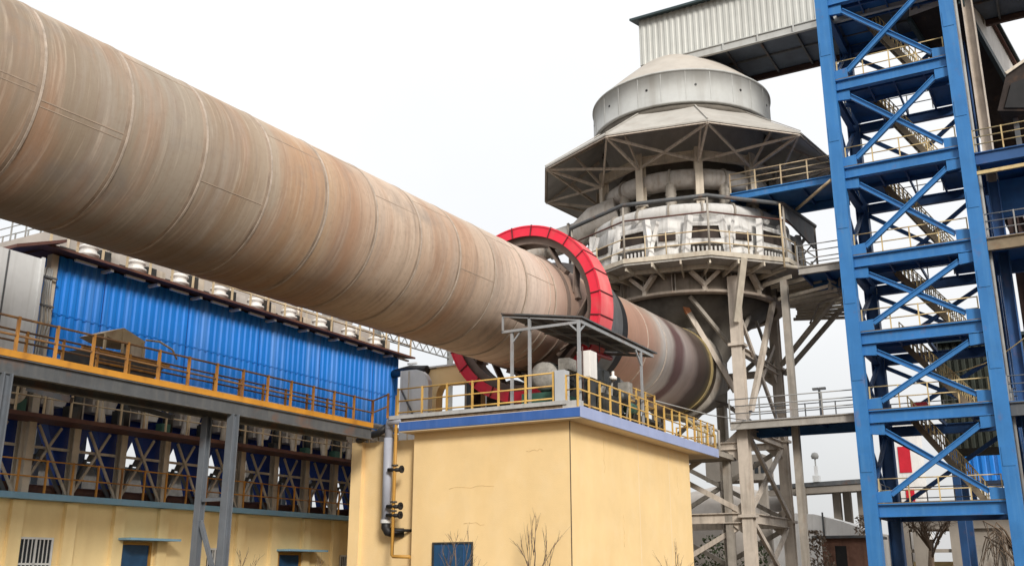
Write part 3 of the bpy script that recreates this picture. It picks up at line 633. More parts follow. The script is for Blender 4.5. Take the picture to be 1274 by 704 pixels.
# ring ducts
def ringp(r, z, n=48, a0=0, a1=360): return [tp(r, a0 + (a1 - a0) * i / n, z) for i in range(n if a1 - a0 == 360 else n + 1)]
part('ring_duct', MB().path(ringp(3.85, 19.2, 60), .56, 16, closed=True), 'duct', pt)
lo = part('ring_duct', MB().path(ringp(4.5, 17.35, 60), .45, 14, closed=True), 'ductw', pt)
for i in range(20):
    a = 18 * i + 0
    if i % 2 == 0:
        bz = MB().lathe(tp(4.02, a + 27, 17.3), Z, [(.27 + .05 * (k % 2), 0.12 * k) for k in range(17)], 16)
        part('bellows', bz, 'towerdk', lo)
    else:
        part('nozzle', MB().tube(tp(4.9, a + 27, 17.1), tp(5.2, a + 27, 16.9), .14, 10), 'ductw', lo)
for i in range(20):
    a = 18 * i + 9
    for r_, z_, q_ in ((3.85, 19.2, .56), (4.5, 17.35, .45)):
        tg = (tp(r_, a + 2, z_) - tp(r_, a - 2, z_)).normalized()
        part('duct_flange', MB().lathe(tp(r_, a, z_), tg, [(q_ - .02, -.05), (q_ + .08, -.05), (q_ + .08, .05), (q_ - .02, .05)], 20, smooth=False), 'towerdk', lo)
# columns under the roof and roof truss
for a in VA:
    cpos = tp(4.38, a, 0)
    cl = part('column', MB().ib(V((cpos.x, cpos.y, zz(14.9))), V((cpos.x, cpos.y, zz(20.55))), .42, .42, .06, .06, up=tp(5, a, 0) - tp(4, a, 0)), 'beige', pt)
    part('base_collar', MB().lathe((cpos.x, cpos.y, zz(17.9)), Z, [(.28, 0), (.36, 0), (.36, .14), (.28, .14)], 16, smooth=False), 'towerdk', cl)
sk = part('skirt_roof', lat([(4.3, 22.75), (7.45, 20.55), (7.45, 20.47), (4.3, 22.62)], 10, False), 'skirt', pt)
part('skirt_lining', lat([(4.25, 22.58), (7.3, 20.46), (7.3, 20.42), (4.25, 22.5)], 10, False), 'skirtu', sk)
for i, a in enumerate(VA):
    tip = tp(7.35, a, 20.42)
    part('rafter', MB().bar(tp(4.4, a, 22.3), tip, .14, .18), 'tower', sk)
    part('truss_tie', MB().bar(tp(4.4, a, 19.75), tip, .12, .14), 'tower', sk)
    part('truss_web', MB().bar(tp(4.4, a, 19.8), tp(5.9, a, 21.3), .10, .12), 'tower', sk)
    for e in (-1, 1): part('wind_brace', MB().bar(tp(4.45, a + 36 * e, 19.85), tip, .10, .13), 'tower', sk)
    a2 = a + 36
    part('ring_beam', MB().ib(tp(4.4, a, 20.2), tp(4.4, a2, 20.2), .26, .5, .05, .05), 'beige', pt)
    part('eave_angle', MB().bar(tp(7.38, a, 20.44), tp(7.38, a2, 20.44), .07, .09), 'tower', sk)
    part('roof_seam', MB().bar(tp(4.4, a, 22.74), tp(7.44, a, 20.6), .07, .05), 'skirt', sk)
part('roof_throat', lat([(3.3, 20.5), (4.2, 22.9)], 48), 'skirtu', pt)
part('ring_curb', lat([(4.2, 22.55), (4.42, 22.55), (4.42, 22.9), (4.2, 22.9)], 48), 'inner', pt)
dr = part('drum', lat([(4.3, 22.84), (4.55, 22.84), (4.55, 22.95), (4.5, 22.97), (4.5, 24.5), (4.56, 24.5), (4.56, 24.58), (4.3, 24.58)], 96), 'band', pt)
for i in range(24): 
    a = 15 * i + 4
    part('sheet_seam', MB().bar(tp(4.502, a, 22.97), tp(4.502, a, 24.5), .03, .02, up=tp(5, a, 0) - tp(4, a, 0)), 'band', dr)
    if i % 2 == 0: part('vent_hole', MB().lathe(tp(4.495, a + 6, 23.75), tp(5, a + 6, 0) - tp(4, a + 6, 0), [(0, 0), (.07, 0), (.07, .03), (0, .03)], 10, smooth=False), 'black', dr)
part('dome', lat([(4.56, 24.56), (3.4, 25.62), (2.4, 26.5), (1.6, 27.12), (.9, 27.55), (0, 27.75)], 96), 'cone', pt)

# big gas duct from the ring to the filter
gd = root('gas_duct', tp(4.2, -62, 17.6), 'fat grey gas duct leaving the tower behind the red ring', 'duct')
e0 = tp(3.9, -55, 18.5); e1 = tp(5.4, -78, 17.7); e2 = tp(8.2, -84, 17.0)
pts = [e0, (e0 + e1) / 2 + V((-.3, .1, .1)), e1, e2, e2 + V((-5.5, 4.5, -1.2)), V((9.5, 17, 15.2)), V((7.6, 16.2, 13.4))]
part('pipe', MB().path(pts, .78, 18), 'duct', gd)
for f in (.12, .55, .9):
    p = e1 + (e2 - e1) * f
    part('flange', MB().lathe(p, e2 - e1, [(.76, -.05), (.88, -.05), (.88, .05), (.76, .05)], 24, smooth=False), 'towerdk', gd)

# ---------------------------------------------------------------- conveyor gallery over the tower
ga0 = X(14.5, 2.8, 26.55); ga1 = X(18.3, -17.5, 29.15)
cg = root('conveyor_gallery', (ga0.x, ga0.y, ga0.z), 'long grey corrugated conveyor gallery crossing above the domed tower', 'conveyor gallery')
s0, s1, t1, t0, z0, z1 = ga0.x, ga1.x, ga0.y, ga1.y, ga0.z, ga1.z
part('wall', MB().box((s0 + .06, t0, z0 + .5), (s1 - .06, t1 - .06, z1)), 'gal', cg)
part('siding', MB().corr((s0, t1, z0 + .02), (0, -1, 0), t1 - t0, Z, z1 - z0 - .02, (-1, 0, 0), .36, .045), 'gal', cg)
part('siding', MB().corr((s0, t1, z0 + .02), (1, 0, 0), s1 - s0, Z, z1 - z0 - .02, (0, 1, 0), .36, .045), 'gal', cg)
part('floor', MB().box((s0 + .1, t0, z0 - .1), (s1, TT - 2.3, z0 + .05)), 'galunder', cg)
part('edge_beam', MB().ib((s0 - .05, TT - 1.2, z0 - .22), (s0 - .05, t0, z0 - .22), .2, .5, .05, .05), 'band', cg)
part('edge_beam', MB().ib((s1, TT - 2.6, z0 - .25), (s1, t0, z0 - .25), .2, .4, .05, .05), 'rustcol', cg)
for i in range(9):
    t = TT - 3.6 - i * 2.0
    part('cross_beam', MB().bar((s0 + .08, t, z0 - .2), (s1 - .1, t, z0 - .2), .1, .2), 'girder', cg)
    part('edge_stiffener', MB().box((s0 - .16, t - .04, z0 - .42), (s0 - .06, t + .04, z0 - .02)), 'band', cg)
part('long_purlin', MB().bar(((s0 + s1) / 2, TT - 3.2, z0 - .16), ((s0 + s1) / 2, t0, z0 - .16), .1, .12), 'girder', cg)
part('roof', MB().prism([(s0 - .5, t1 + .4, z1 + .02), ((s0 + s1) / 2, t1 + .4, z1 + .75), (s1 + .5, t1 + .4, z1 + .02), (s1 + .5, t1 + .4, z1 - .08), ((s0 + s1) / 2, t1 + .4, z1 + .62), (s0 - .5, t1 + .4, z1 - .12)], (0, t0 - t1 - .4, 0)), 'galroof', cg)

# ---------------------------------------------------------------- blue stair tower
BS, BE = X(12.5, 0, 0).x, X(17.55, 0, 0).x            # near and far faces
BL, BR = X(0, -6.82, 0).y, X(0, -11.85, 0).y          # left and right faces
LV = [zz(z) for z in (4.1, 7.72, 10.9, 14.15, 18.1, 22.2, 26.4)]
bt = root('stair_tower', ((BS + BE) / 2, (BL + BR) / 2, 0), 'tall open blue steel stair tower with crossed braces and zigzag stairs', 'stair tower')
cw = .62
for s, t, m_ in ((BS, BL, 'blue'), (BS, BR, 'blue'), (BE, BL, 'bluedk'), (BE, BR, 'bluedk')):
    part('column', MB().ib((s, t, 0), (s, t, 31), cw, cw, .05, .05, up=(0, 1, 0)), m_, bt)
    if m_ == 'blue': part('column_plate', MB().box((s - cw / 2 - .02, t - cw / 2, 0), (s - cw / 2 - .003, t + cw / 2, 31)), 'blue', bt)
for i, z in enumerate(LV):
    # front, sides, back
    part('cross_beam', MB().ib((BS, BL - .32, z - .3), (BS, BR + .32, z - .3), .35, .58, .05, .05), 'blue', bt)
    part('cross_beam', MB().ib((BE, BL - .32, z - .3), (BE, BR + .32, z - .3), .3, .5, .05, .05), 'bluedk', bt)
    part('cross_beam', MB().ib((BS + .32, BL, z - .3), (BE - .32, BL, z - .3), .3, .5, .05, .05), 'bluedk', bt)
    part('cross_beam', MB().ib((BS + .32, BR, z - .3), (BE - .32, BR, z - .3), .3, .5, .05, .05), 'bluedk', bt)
    part('deck_lip', MB().box((BS - .17, BR + .32, z + .001), (BS + .185, BL - .32, z + .03)), 'tread', bt)
    dk = part('floor_deck', MB().box((BS + .19, BR + .3, z + .002), (BS + 2.9, BL - .3, z + .05)), 'deckblue', bt)
    part('floor_deck', MB().box((BS + 2.9, BL - 1.7, z + .002), (BE - .15, BL - .3, z + .05)), 'deckblue', bt)
    part('floor_deck', MB().box((BS + 2.9, BR + .3, z + .002), (BE - .15, BR + 1.5, z + .05)), 'deckblue', bt)
    for s in (BS + 1.2, BS + 2.75): part('floor_joist', MB().bar((s, BL - .2, z - .12), (s, BR + .2, z - .12), .1, .22), 'bluedk', dk)
    for t in (BL - 1.7, (BL + BR) / 2, BR + 1.5): part('floor_joist', MB().bar((BS + .2, t, z - .12), (BE - .2, t, z - .12), .08, .18), 'bluedk', dk)
    railing([(BS + .1, BR + .4, z + .05), (BS + .1, BL - .4, z + .05)], bt, 'srail', 1.05, 1.25, .028, (.5,), posts=False)
    railing([(BE - .1, BR + .4, z + .05), (BE - .1, BL - .4, z + .05)], bt, 'grrail', 1.05, 1.25, .028, (.5,), posts=False)
    railing([(BS + .4, BL + .02, z + .05), (BE - .4, BL + .02, z + .05)], bt, 'grrail', 1.05, 1.25, .028, (.5,), posts=False)
    zb = LV[i - 1] if i else 0.0
    if i:
        a0, a1 = zb + .05, z - .62
        for (p, q) in (((BS, BL - .3), (BS, BR + .3)),):
            for k, (u_, v_) in enumerate(((p, q), (q, p))):
                off = -.05 + .1 * k
                # long diagonal with bent gusset ends
                A = V((u_[0] + off, u_[1], a0 + .22)); B = V((v_[0] + off, v_[1], a1 - .22)); d = B - A
                hor = V((0, 1 if v_[1] > u_[1] else -1, 0))
                A1 = A + hor * .62; B1 = B - hor * .62
                part('cross_brace', MB().ib(A1 + V((0, 0, .12)), B1 - V((0, 0, .12)), .2, .24, .035, .035, up=(0, 0, 1)), 'blue', bt)
                part('gusset', MB().prism([A + V((-.09, 0, -.22)), A1 + V((-.09, 0, -.22)), A1 + V((-.09, 0, .30)) , A + V((-.09, 0, .24))], (.18, 0, 0)), 'blue', bt)
                part('gusset', MB().prism([B + V((-.09, 0, .22)), B1 + V((-.09, 0, .22)), B1 + V((-.09, 0, -.30)), B + V((-.09, 0, -.24))], (.18, 0, 0)), 'blue', bt)
        for k, (u_, v_) in enumerate((((BE, BL - .3), (BE, BR + .3)), ((BE, BR + .3), (BE, BL - .3)), ((BS + .3, BL), (BE - .3, BL)), ((BE - .3, BL), (BS + .3, BL)), ((BS + .3, BR), (BE - .3, BR)), ((BE - .3, BR), (BS + .3, BR)))):
            off = V((.08 * (k % 2), 0, 0)) if k < 2 else V((0, .08 * (k % 2), 0))
            part('cross_brace', MB().bar(V((u_[0], u_[1], a0 + .1)) + off, V((v_[0], v_[1], a1)) + off, .16, .2), 'bluedk', bt)
        # stair flight: climbs to the left in the far half
        sx0, sx1 = BS + 3.1, BS + 4.1
        ta_, tb_ = BR + 1.3, BL - 1.6
        z_a, z_b = zb + .05, z + .03
        fl = part('stair_flight', MB().bar((sx0, ta_, z_a), (sx0, tb_, z_b), .06, .26), 'tread', bt)
        part('stringer', MB().bar((sx1, ta_, z_a), (sx1, tb_, z_b), .06, .26), 'tread', fl)
        n = 18
        for j in range(n):
            f = (j + .5) / n; zc = z_a + (z_b - z_a) * f; tc = ta_ + (tb_ - ta_) * f
            part('tread', MB().box((sx0 + .03, tc - .13, zc), (sx1 - .03, tc + .13, zc + .035)), 'tread', fl)
        for sx in (sx0, sx1):
            hr = MB().tube((sx, ta_, z_a + 1.0), (sx, tb_, z_b + 1.0), .03, 6).tube((sx, ta_, z_a + .55), (sx, tb_, z_b + .55), .022, 6)
            for j in range(17):
                f = j / 16; p = V((sx, ta_ + (tb_ - ta_) * f, z_a + (z_b - z_a) * f)); hr.bar(p, p + Z * 1.0, .05, .05)
            part('handrail', hr, 'srail', fl)
for z in LV[:-1]:
    for t in (BL, BR): part('splice_plate', MB().box((BS - cw / 2 - .045, t - .24, z + 1.4), (BS - cw / 2 - .021, t + .24, z + 2.2)), 'blue', bt)
part('rain_pipe', MB().tube((BS + .6, BR - .35, 0), (BS + .6, BR - .35, 30), .09, 10), 'grrail', bt)

# ---------------------------------------------------------------- bridges between tower and stairs
def bridge(z, s0, s1, ta, tb, label, gm, under, rail_m):
    r = root('walkway_bridge', ((s0 + s1) / 2, (ta + tb) / 2, z), label, 'walkway bridge', 'steel bridges off the stair tower')
    part('deck', MB().box((s0, ta, z - .06), (s1, tb, z)), under, r)
    part('girder', MB().ib((s0, ta, z - .22), (s0, tb, z - .22), .2, .40, .05, .04), gm, r)
    part('girder', MB().ib((s1, ta, z - .26), (s1, tb, z - .26), .2, .5, .05, .04), under, r)
    n = max(2, int(abs(tb - ta) / 1.6))
    for i in range(n + 1):
        t = ta + (tb - ta) * i / n; part('floor_beam', MB().bar((s0 + .1, t, z - .16), (s1 - .1, t, z - .16), .1, .18), 'bluedk', r)
    railing([(s0, ta, z), (s0, tb, z)], r, rail_m, 1.08, 1.5, .028, (.35, .68))
    railing([(s1, ta, z), (s1, tb, z)], r, rail_m, 1.08, 1.5, .028, (.35, .68), posts=False)
    return r
bridge(LV[4] + .1, BS + .8, BS + 4.2, BL + .32, TT - 3.9, 'top blue footbridge from the stair tower to just below the conical skirt roof', 'blue', 'deckblue', 'brail')
bridge(LV[3] + .0, BS + .4, BS + 3.4, BL + .32, TT - 7.2, 'middle grey edged footbridge meeting the round white clad platform', 'deck', 'deckblue', 'grrail')
lb = bridge(LV[1] + .0, BS + .2, BS + 3.2, BL + .32, TT - 3.3, 'lowest footbridge with grey edge beam reaching the lattice legs of the round tower', 'deck', 'deckblue', 'grrail')
part('support_post', MB().bar((21, -2.05, 0), (21, -2.05, 16), .34, .34), 'towerdk', lb)
# slim outrigger frame of the top bridge
part('outrigger', MB().path([tp(6.1, 55, 17.5), (BS - .2, BL + .35, LV[4] - .55)], .08, 8), 'brail', bt)
part('outrigger', MB().tube((BS + .1, BL + 3.05, LV[4] - 1.2), (BS + .1, BL + 3.05, LV[3]), .05, 8), 'brail', bt)

# right hand platforms of the stair tower
def sidewalk(z, s0, s1, label, hrail, under):
    ta, tb = BR - .32, BR - 9
    r = root('side_platform', ((s0 + s1) / 2, (ta + tb) / 2, z), label, 'platform', 'platforms to the right of the stair tower')
    part('deck', MB().box((s0, ta, z - .06), (s1, tb, z)), 'deckblue', r)
    part('girder', MB().ib((s0, ta, z - .35), (s0, tb, z - .35), .25, .6, .05, .04), under, r)
    part('girder', MB().ib((s1, ta, z - .35), (s1, tb, z - .35), .25, .7, .05, .04), 'bluedk', r)
    for i in range(5): part('floor_beam', MB().bar((s0 + .1, ta - 2 * i, z - .2), (s1 - .1, ta - 2 * i, z - .2), .12, .24), 'bluedk', r)
    railing([(s0, ta, z), (s0, tb, z)], r, hrail, 1.1, 1.3, .028, (.35, .68))
    railing([(s1, ta, z), (s1, tb, z)], r, hrail, 1.1, 1.3, .028, (.35, .68), posts=False)
    return r
p1 = sidewalk(LV[4] - .35, BS + .2, BS + 4.4, 'upper platform with beige rail right of the stair tower below the sloping gallery', 'srail', 'bluedk')
part('hanging_bar', MB().bar((BS - .1, BR - .3, LV[4] - 1.5), (BS - .1, BR - 9, LV[4] - 1.4), .14, .16), 'srail', p1)
part('back_wall', MB().box((BS + 3.6, BR - .5, LV[4] - 2.6), (BS + 3.8, BR - 9, LV[4] - .7)), 'deckblue', p1)
sidewalk(LV[3] + .05, BS + .2, BS + 4.4, 'middle platform with brown edge right of the stair tower', 'grrail', 'tread')
sidewalk(LV[1] + .0, BS + .2, BS + 3.8, 'lowest dark platform right of the stair tower, above the bare willow', 'grrail', 'girder')
# dark building and columns behind the stairs
for i, (px, t, m_, lab) in enumerate(((BE + 1.2, BR - .1, 'bluedk', 'dark blue steel column just right of the stair tower legs'), (BE + 1.6, BR - 1.3, 'rustcol', 'red brown steel column with sky on both sides, right of the stair tower'))):
    part('steel_column', MB().ib((px, t, 0), (px, t, 22), .5, .5, .06, .05), m_, None, lab, 'column')
part('raking_column', MB().ib((BE + 2.0, BR - 4.6, 8.7), (BE + 2.0, BR - .8, 21), .5, .9, .06, .05), 'rustcol', None, 'broad slanting red brown strut at the right edge between two platforms', 'strut')
hh = root('hopper_house', (36.5, -9, 0), 'dark green clad hopper building behind the stair tower', 'building')
part('wall', MB().box((35.3, -12.5, 8.5), (40, -7.3, 14.8)), 'greenwall', hh)
part('cladding', MB().corr((35.3, -7.3, 8.5), (0, -1, 0), 5.2, Z, 6.3, (-1, 0, 0), .4, .05), 'greenwall', hh)
part('roof', MB().box((34.9, -12.8, 14.8), (40.4, -7.0, 15.0)), 'galroof', hh)
for s, t in ((35.6, -7.6), (35.6, -12.2), (39.7, -7.6), (39.7, -12.2)): part('leg', MB().bar((s, t, 0), (s, t, 8.5), .4, .4), 'bluedk', hh)
bw = root('blue_shed', (49, -8, 0), 'raised blue corrugated shed seen through the lowest stair flight', 'shed')
part('wall', MB().box((48, -14, 7.6), (54, -6.3, 11.3)), 'bluesheet', bw)
part('cladding', MB().corr((48, -6.3, 7.6), (0, -1, 0), 7.7, Z, 3.7, (-1, 0, 0), .5, .05), 'bluesheet', bw)
for s, t in ((53.5, -6.8), (53.5, -13.5), (48.4, -13.6)): part('leg', MB().bar((s, t, 0), (s, t, 7.6), .4, .4), 'bluedk', bw)
part('roof', MB().box((47.6, -14.4, 11.3), (54.4, -5.9, 11.5)), 'galroof', bw)
# sloping gallery top right
ia, ib_ = ray(1208, 23, 52), ray(1262, 118, 56)
dirv = (ib_ - ia).normalized(); ia = ia - dirv * 1.6; ib_ = ib_ + dirv * 9
side = dirv.cross(Z).normalized(); upv = side.cross(dirv).normalized()
ig = root('sloping_gallery', ia, 'pale conveyor gallery sloping down at the top right corner', 'conveyor gallery')
w_, h_ = 2.6, 2.5
if side.x > 0: pass
far = -side if side.x < 0 else side
part('wall', MB().prism([ia, ib_, ib_ + upv * h_, ia + upv * h_], far * w_), 'white', ig)
part('roof', MB().prism([ia + upv * h_ - far * .35, ib_ + upv * h_ - far * .35, ib_ + upv * (h_ + .12) - far * .35, ia + upv * (h_ + .12) - far * .35], far * (w_ + .7)), 'galroof', ig)
part('floor', MB().prism([ia - upv * .06, ib_ - upv * .06, ib_ - upv * .01, ia - upv * .01], far * w_), 'hooddk', ig)
part('gutter', MB().bar(ia + upv * (h_ - .14) - far * .12, ib_ + upv * (h_ - .14) - far * .12, .14, .16), 'maroon', ig)
part('floor_beam', MB().bar(ia - upv * .2 - far * .05, ib_ - upv * .2 - far * .05, .2, .35), 'galroof', ig)
part('floor_beam', MB().bar(ia - upv * .2 + far * w_, ib_ - upv * .2 + far * w_, .2, .35), 'galroof', ig)
part('window', MB().prism([ia + dirv * 3.0 + upv * 1.5 - far * .03, ia + dirv * 3.5 + upv * 1.2 - far * .03, ia + dirv * 3.6 + upv * 1.5 - far * .03, ia + dirv * 3.25 + upv * 1.95 - far * .03], far * .02), 'inner', ig)
part('trestle', MB().ib(V((ia.x + .2, ia.y - .3, LV[4] - 1)) , ia + V((.2, -.3, .2)), .7, .5, .06, .06), 'tower', ig)
part('lower_trestle', MB().ib(V((ia.x + .2, ia.y - .3, 0)) , V((ia.x + .2, ia.y - .3, LV[4] - 1)), .5, .5, .06, .06), 'bluedk', ig)
part('trestle', MB().ib(V((ib_.x, ib_.y, 0)), ib_ + far * 1.3 - upv * .3, .5, .5, .06, .06), 'tower', ig)
# dark hood at the edge
ho = root('chute_hood', ray(1262, 140, 50), 'dark brown hooded chute at the right edge above the upper platform', 'chute')
A = [ray(1241, 138, 50), ray(1252, 92, 50), ray(1284, 70, 50), ray(1300, 138, 50)]
part('hood', MB().prism(A, (3.4, -.4, 0)), 'hooddk', ho)
part('mouth', MB().prism([ray(1250, 134, 49.9), ray(1258, 104, 49.9), ray(1290, 92, 49.9), ray(1296, 134, 49.9)], (.06, 0, 0)), 'black', ho)
part('rim', MB().bar(ray(1251, 92, 49.9), ray(1284, 69, 49.9), .16, .14), 'beige', ho)
part('leg', MB().bar(ray(1262, 138, 51.0), V((ray(1262, 138, 51).x, ray(1262, 138, 51).y, LV[4] - .3)), .25, .25), 'girder', ho)

# ---------------------------------------------------------------- filter building (left) and bag filter on top of it
FT = 12.98
CS = [-13.9, -12.05, -10.2, -8.4, -6.6, -4.8, -3.0, -1.2, .6, 2.4, 4.2, 6.0, 7.8]
fbd = root('filter_building', (-3, FT, 0), 'long low yellow building with pilasters under the blue bag filter', 'building')
part('wall', MB().box((-15, FT, 0), (9, 19, 3.62)), 'yellow2', fbd)
for s in CS: part('pilaster', MB().box((s - .2, FT - .16, 0), (s + .2, FT, 3.6)), 'yellow2', fbd)
part('cornice', MB().box((-15.2, FT - .42, 3.62), (9.2, 19.2, 3.80)), 'cornice', fbd)
def fwin(s0, s1, z0, z1, n=8):
    w = part('window', MB().box((s0, FT - .02, z0), (s1, FT + .05, z1)), 'glass', fbd)
    b = MB()
    for k in range(n + 1): x = s0 + (s1 - s0) * k / n; b.bar((x, FT - .06, z0), (x, FT - .06, z1), .025, .025)
    part('grille', b, 'barwhite', w)
    part('frame', MB().box((s0 - .05, FT - .07, z1), (s1 + .05, FT - .021, z1 + .06)).box((s0 - .05, FT - .07, z0 - .06), (s1 + .05, FT - .021, z0)).box((s0 - .05, FT - .07, z0), (s0, FT - .021, z1)).box((s1, FT - .07, z0), (s1 + .05, FT - .021, z1)).box(((s0 + s1) / 2 - .03, FT - .07, z0), ((s0 + s1) / 2 + .03, FT - .03, z1)).box((s0, FT - .07, (z0 + z1) / 2 - .03), (s1, FT - .03, (z0 + z1) / 2 + .03)), 'barwhite', w)
    part('sill', MB().box((s0 - .1, FT - .12, z0 - .12), (s1 + .1, FT, z0 - .061)), 'yellow2', w)
fwin(-9.95, -8.9, 1.1, 2.5); fwin(-2.75, -1.9, 1.1, 2.32); fwin(4.66, 5.5, 1.1, 2.18)
def fdoor(s0, s1, z1, c0, c1):
    d = part('door', MB().box((s0, FT - .03, .05), (s1, FT + .05, z1)), 'glassblue', fbd)
    part('frame', MB().box((s0 - .09, FT - .08, .05), (s0, FT - .001, z1)).box((s1, FT - .08, .05), (s1 + .09, FT - .001, z1)).box((s0 - .09, FT - .08, z1), (s1 + .09, FT - .001, z1 + .09)), 'ypipe', d)
    part('handle', MB().box((s1 - .2, FT - .1, 1.05), (s1 - .15, FT - .031, 1.25)), 'barwhite', d)
    part('door_canopy', MB().box((c0, FT - .75, z1 + .13), (c1, FT - .001, z1 + .2)), 'cornice', fbd)
fdoor(-6.4, -5.25, 2.42, -6.6, -4.55); fdoor(.95, 2.1, 2.2, .7, 3.0)
railing([(-15, FT - .3, 3.80), (8.6, FT - .3, 3.80)], fbd, 'orail', .95, .9, .024, (.5,), name='parapet_rail')

bf = root('bag_filter', (-2, FT + 2, 3.8), 'long blue corrugated bag filter with navy hoppers on beige columns', 'dust filter')
BE_ = 8.25
part('casing', MB().box((-9.9, FT + .08, 7.6), (BE_, FT + 5, 11.15)), 'bluesheet', bf)
part('cladding', MB().corr((-9.95, FT + .03, 7.6), (1, 0, 0), BE_ + 10, Z, 3.55, (0, -1, 0), .30, .05), 'bluesheet', bf)
part('cladding', MB().corr((BE_ + .02, FT + .05, 7.6), (0, 1, 0), 4.9, Z, 3.5, (1, 0, 0), .30, .05), 'bluesheet', bf)
for k in range(5): part('sheet_lap', MB().box((-9.9 + 3.6 * (k + .5), FT - .03, 7.62), (-9.88 + 3.6 * (k + .5), FT - .022, 11.1)), 'navy', bf)
part('sheet_lap', MB().box((-9.9, FT - .034, 9.3), (BE_, FT - .024, 9.325)), 'bluesheet', bf)
part('corner_post', MB().bar((-10.08, FT - .02, 3.8), (-10.08, FT - .02, 11.1), .24, .24), 'beige', bf)
for i, s in enumerate(CS):
    if s < -13: continue
    cl = part('column', MB().ib((s, FT + .15, 3.8), (s, FT + .15, 7.6), .23, .26, .04, .03, up=(0, 1, 0)), 'beige', bf)
    part('column', MB().ib((s, FT + 4.6, 3.8), (s, FT + 4.6, 7.6), .26, .26, .04, .03, up=(0, 1, 0)), 'towerdk', bf)
    if i + 1 < len(CS):
        a, b = s + .12, CS[i + 1] - .12; m = (a + b) / 2
        part('knee_brace', MB().bar((m - .42, FT + .1, 5.85), (b, FT + .1, 3.85), .055, .08), 'beige', bf)
        part('knee_brace', MB().bar((m + .42, FT + .18, 5.85), (a, FT + .18, 3.85), .055, .08), 'beige', bf)
        part('tie', MB().bar((a, FT + .22, 5.2), (b, FT + .22, 5.2), .07, .08), 'beige', bf)
    # navy pyramid hopper centred on each column
    for t0 in (FT + .45,):
        w = .82; y0, y1 = t0, t0 + .6; ym = (y0 + y1) / 2
        lv = [(w, .28, 6.1), (.56, .24, 5.5), (.32, .2, 4.9), (.15, .14, 4.15)]
        vs = [V((s + sx * a_, ym + sy * b_, z)) for a_, b_, z in lv for sx, sy in ((-1, -1), (1, -1), (1, 1), (-1, 1))]
        fs = [(0, 1, 2, 3), (15, 14, 13, 12)] + [(4 * q + j, 4 * q + j + 4, 4 * q + (j + 1) % 4 + 4, 4 * q + (j + 1) % 4) for q in range(3) for j in range(4)]
        hp = part('hopper', MB().add(vs, fs), 'navy', bf)
        part('hopper_flange', MB().box((s - w - .03, y0 - .03, 6.1), (s + w + .03, y1, 6.2)), 'navy', hp)
        part('chute_box', MB().box((s - .24, ym - .2, 3.81), (s + .24, ym + .2, 4.16)), 'maroon', hp)
    # dusty white inlet box above the walkway
    m = s + .9
    bx = part('inlet_box', MB().prism([(m - .55, FT - .05, 6.45), (m + .25, FT - .05, 6.45), (m + .42, FT - .05, 6.9), (m + .42, FT - .05, 7.45), (m - .55, FT - .05, 7.45)], (0, .5, 0)), 'filterwhite', bf)
    rq = random.Random(int(s * 10)); 
    part('chute', MB().path([(m - .3 + rq.uniform(-.1, .1), FT + .3, 7.0), (m - .35, FT - .15, 6.7), (m - .45 + rq.uniform(-.15, .15), FT - .3, 6.15), (m - .5, FT - .3, 6.0)], .12, 10), 'beige' if rq.random() < .5 else 'duct', bf)
    part('gear_motor', MB().box((m + .1, FT - .5, 6.0), (m + .1 + rq.uniform(.25, .5), FT - .2, 6.25 + rq.uniform(.05, .3))), 'darkmach' if rq.random() < .6 else 'green', bf)
    part('hanger_rod', MB().bar((m - .6, FT - .6, 6.0), (m - .35, FT - .3, 7.4), .04, .04), 'brail', bf)
    part('lower_brace', MB().bar((m - .15, FT + .5, 5.0), (m - .75, FT + .3, 3.85), .09, .1), 'girder', bf)
    part('lower_brace', MB().bar((m + .15, FT + .55, 5.0), (m + .75, FT + .35, 3.85), .09, .1), 'girder', bf)
    part('apex_plate', MB().prism([(m - .2, FT + .42, 4.95), (m + .2, FT + .42, 4.95), (m, FT + .42, 5.35)], (0, .03, 0)), 'girder', bf)
    part('cylinder', MB().lathe((m + .55, FT - .25, 6.1), Z, [(0, 0), (.17, 0), (.17, .75), (.1, .85), (0, .85)], 14), 'darkmach', bf)
part('lower_casing', MB().box((-11.5, FT + .5, 6.2), (BE_, FT + 3.2, 7.6)), 'navy', bf)
part('screw_conveyor', MB().tube((-14, FT + .75, 3.98), (BE_, FT + .75, 3.98), .16, 16), 'maroon', bf)
# mid walkway
mw = part('walkway', MB().box((-12.2, FT - 1.0, 5.88), (BE_ + .5, FT + .05, 5.98)), 'maroon', bf)
part('edge_angle', MB().box((-12.2, FT - 1.06, 5.88), (BE_ + .5, FT - 1.0, 6.0)), 'maroon', bf)
railing([(-12.2, FT - .98, 6.0), (BE_ + .4, FT - .98, 6.0)], bf, 'brail', .95, .9, .024, (.5,))
part('cable_tray', MB().box((-12.5, FT - .55, 7.35), (BE_ + .4, FT - .2, 7.5)), 'beige', bf)
part('air_header', MB().tube((-12.5, FT - .35, 7.72), (BE_ + .3, FT - .35, 7.72), .13, 12), 'duct', bf)
part('end_ring', MB().lathe((-11.35, FT - .9, 6.6), (0, 1, 0), [(.28, 0), (.42, 0), (.42, .12), (.28, .12)], 24, smooth=False, closedprof=True), 'beige', bf)
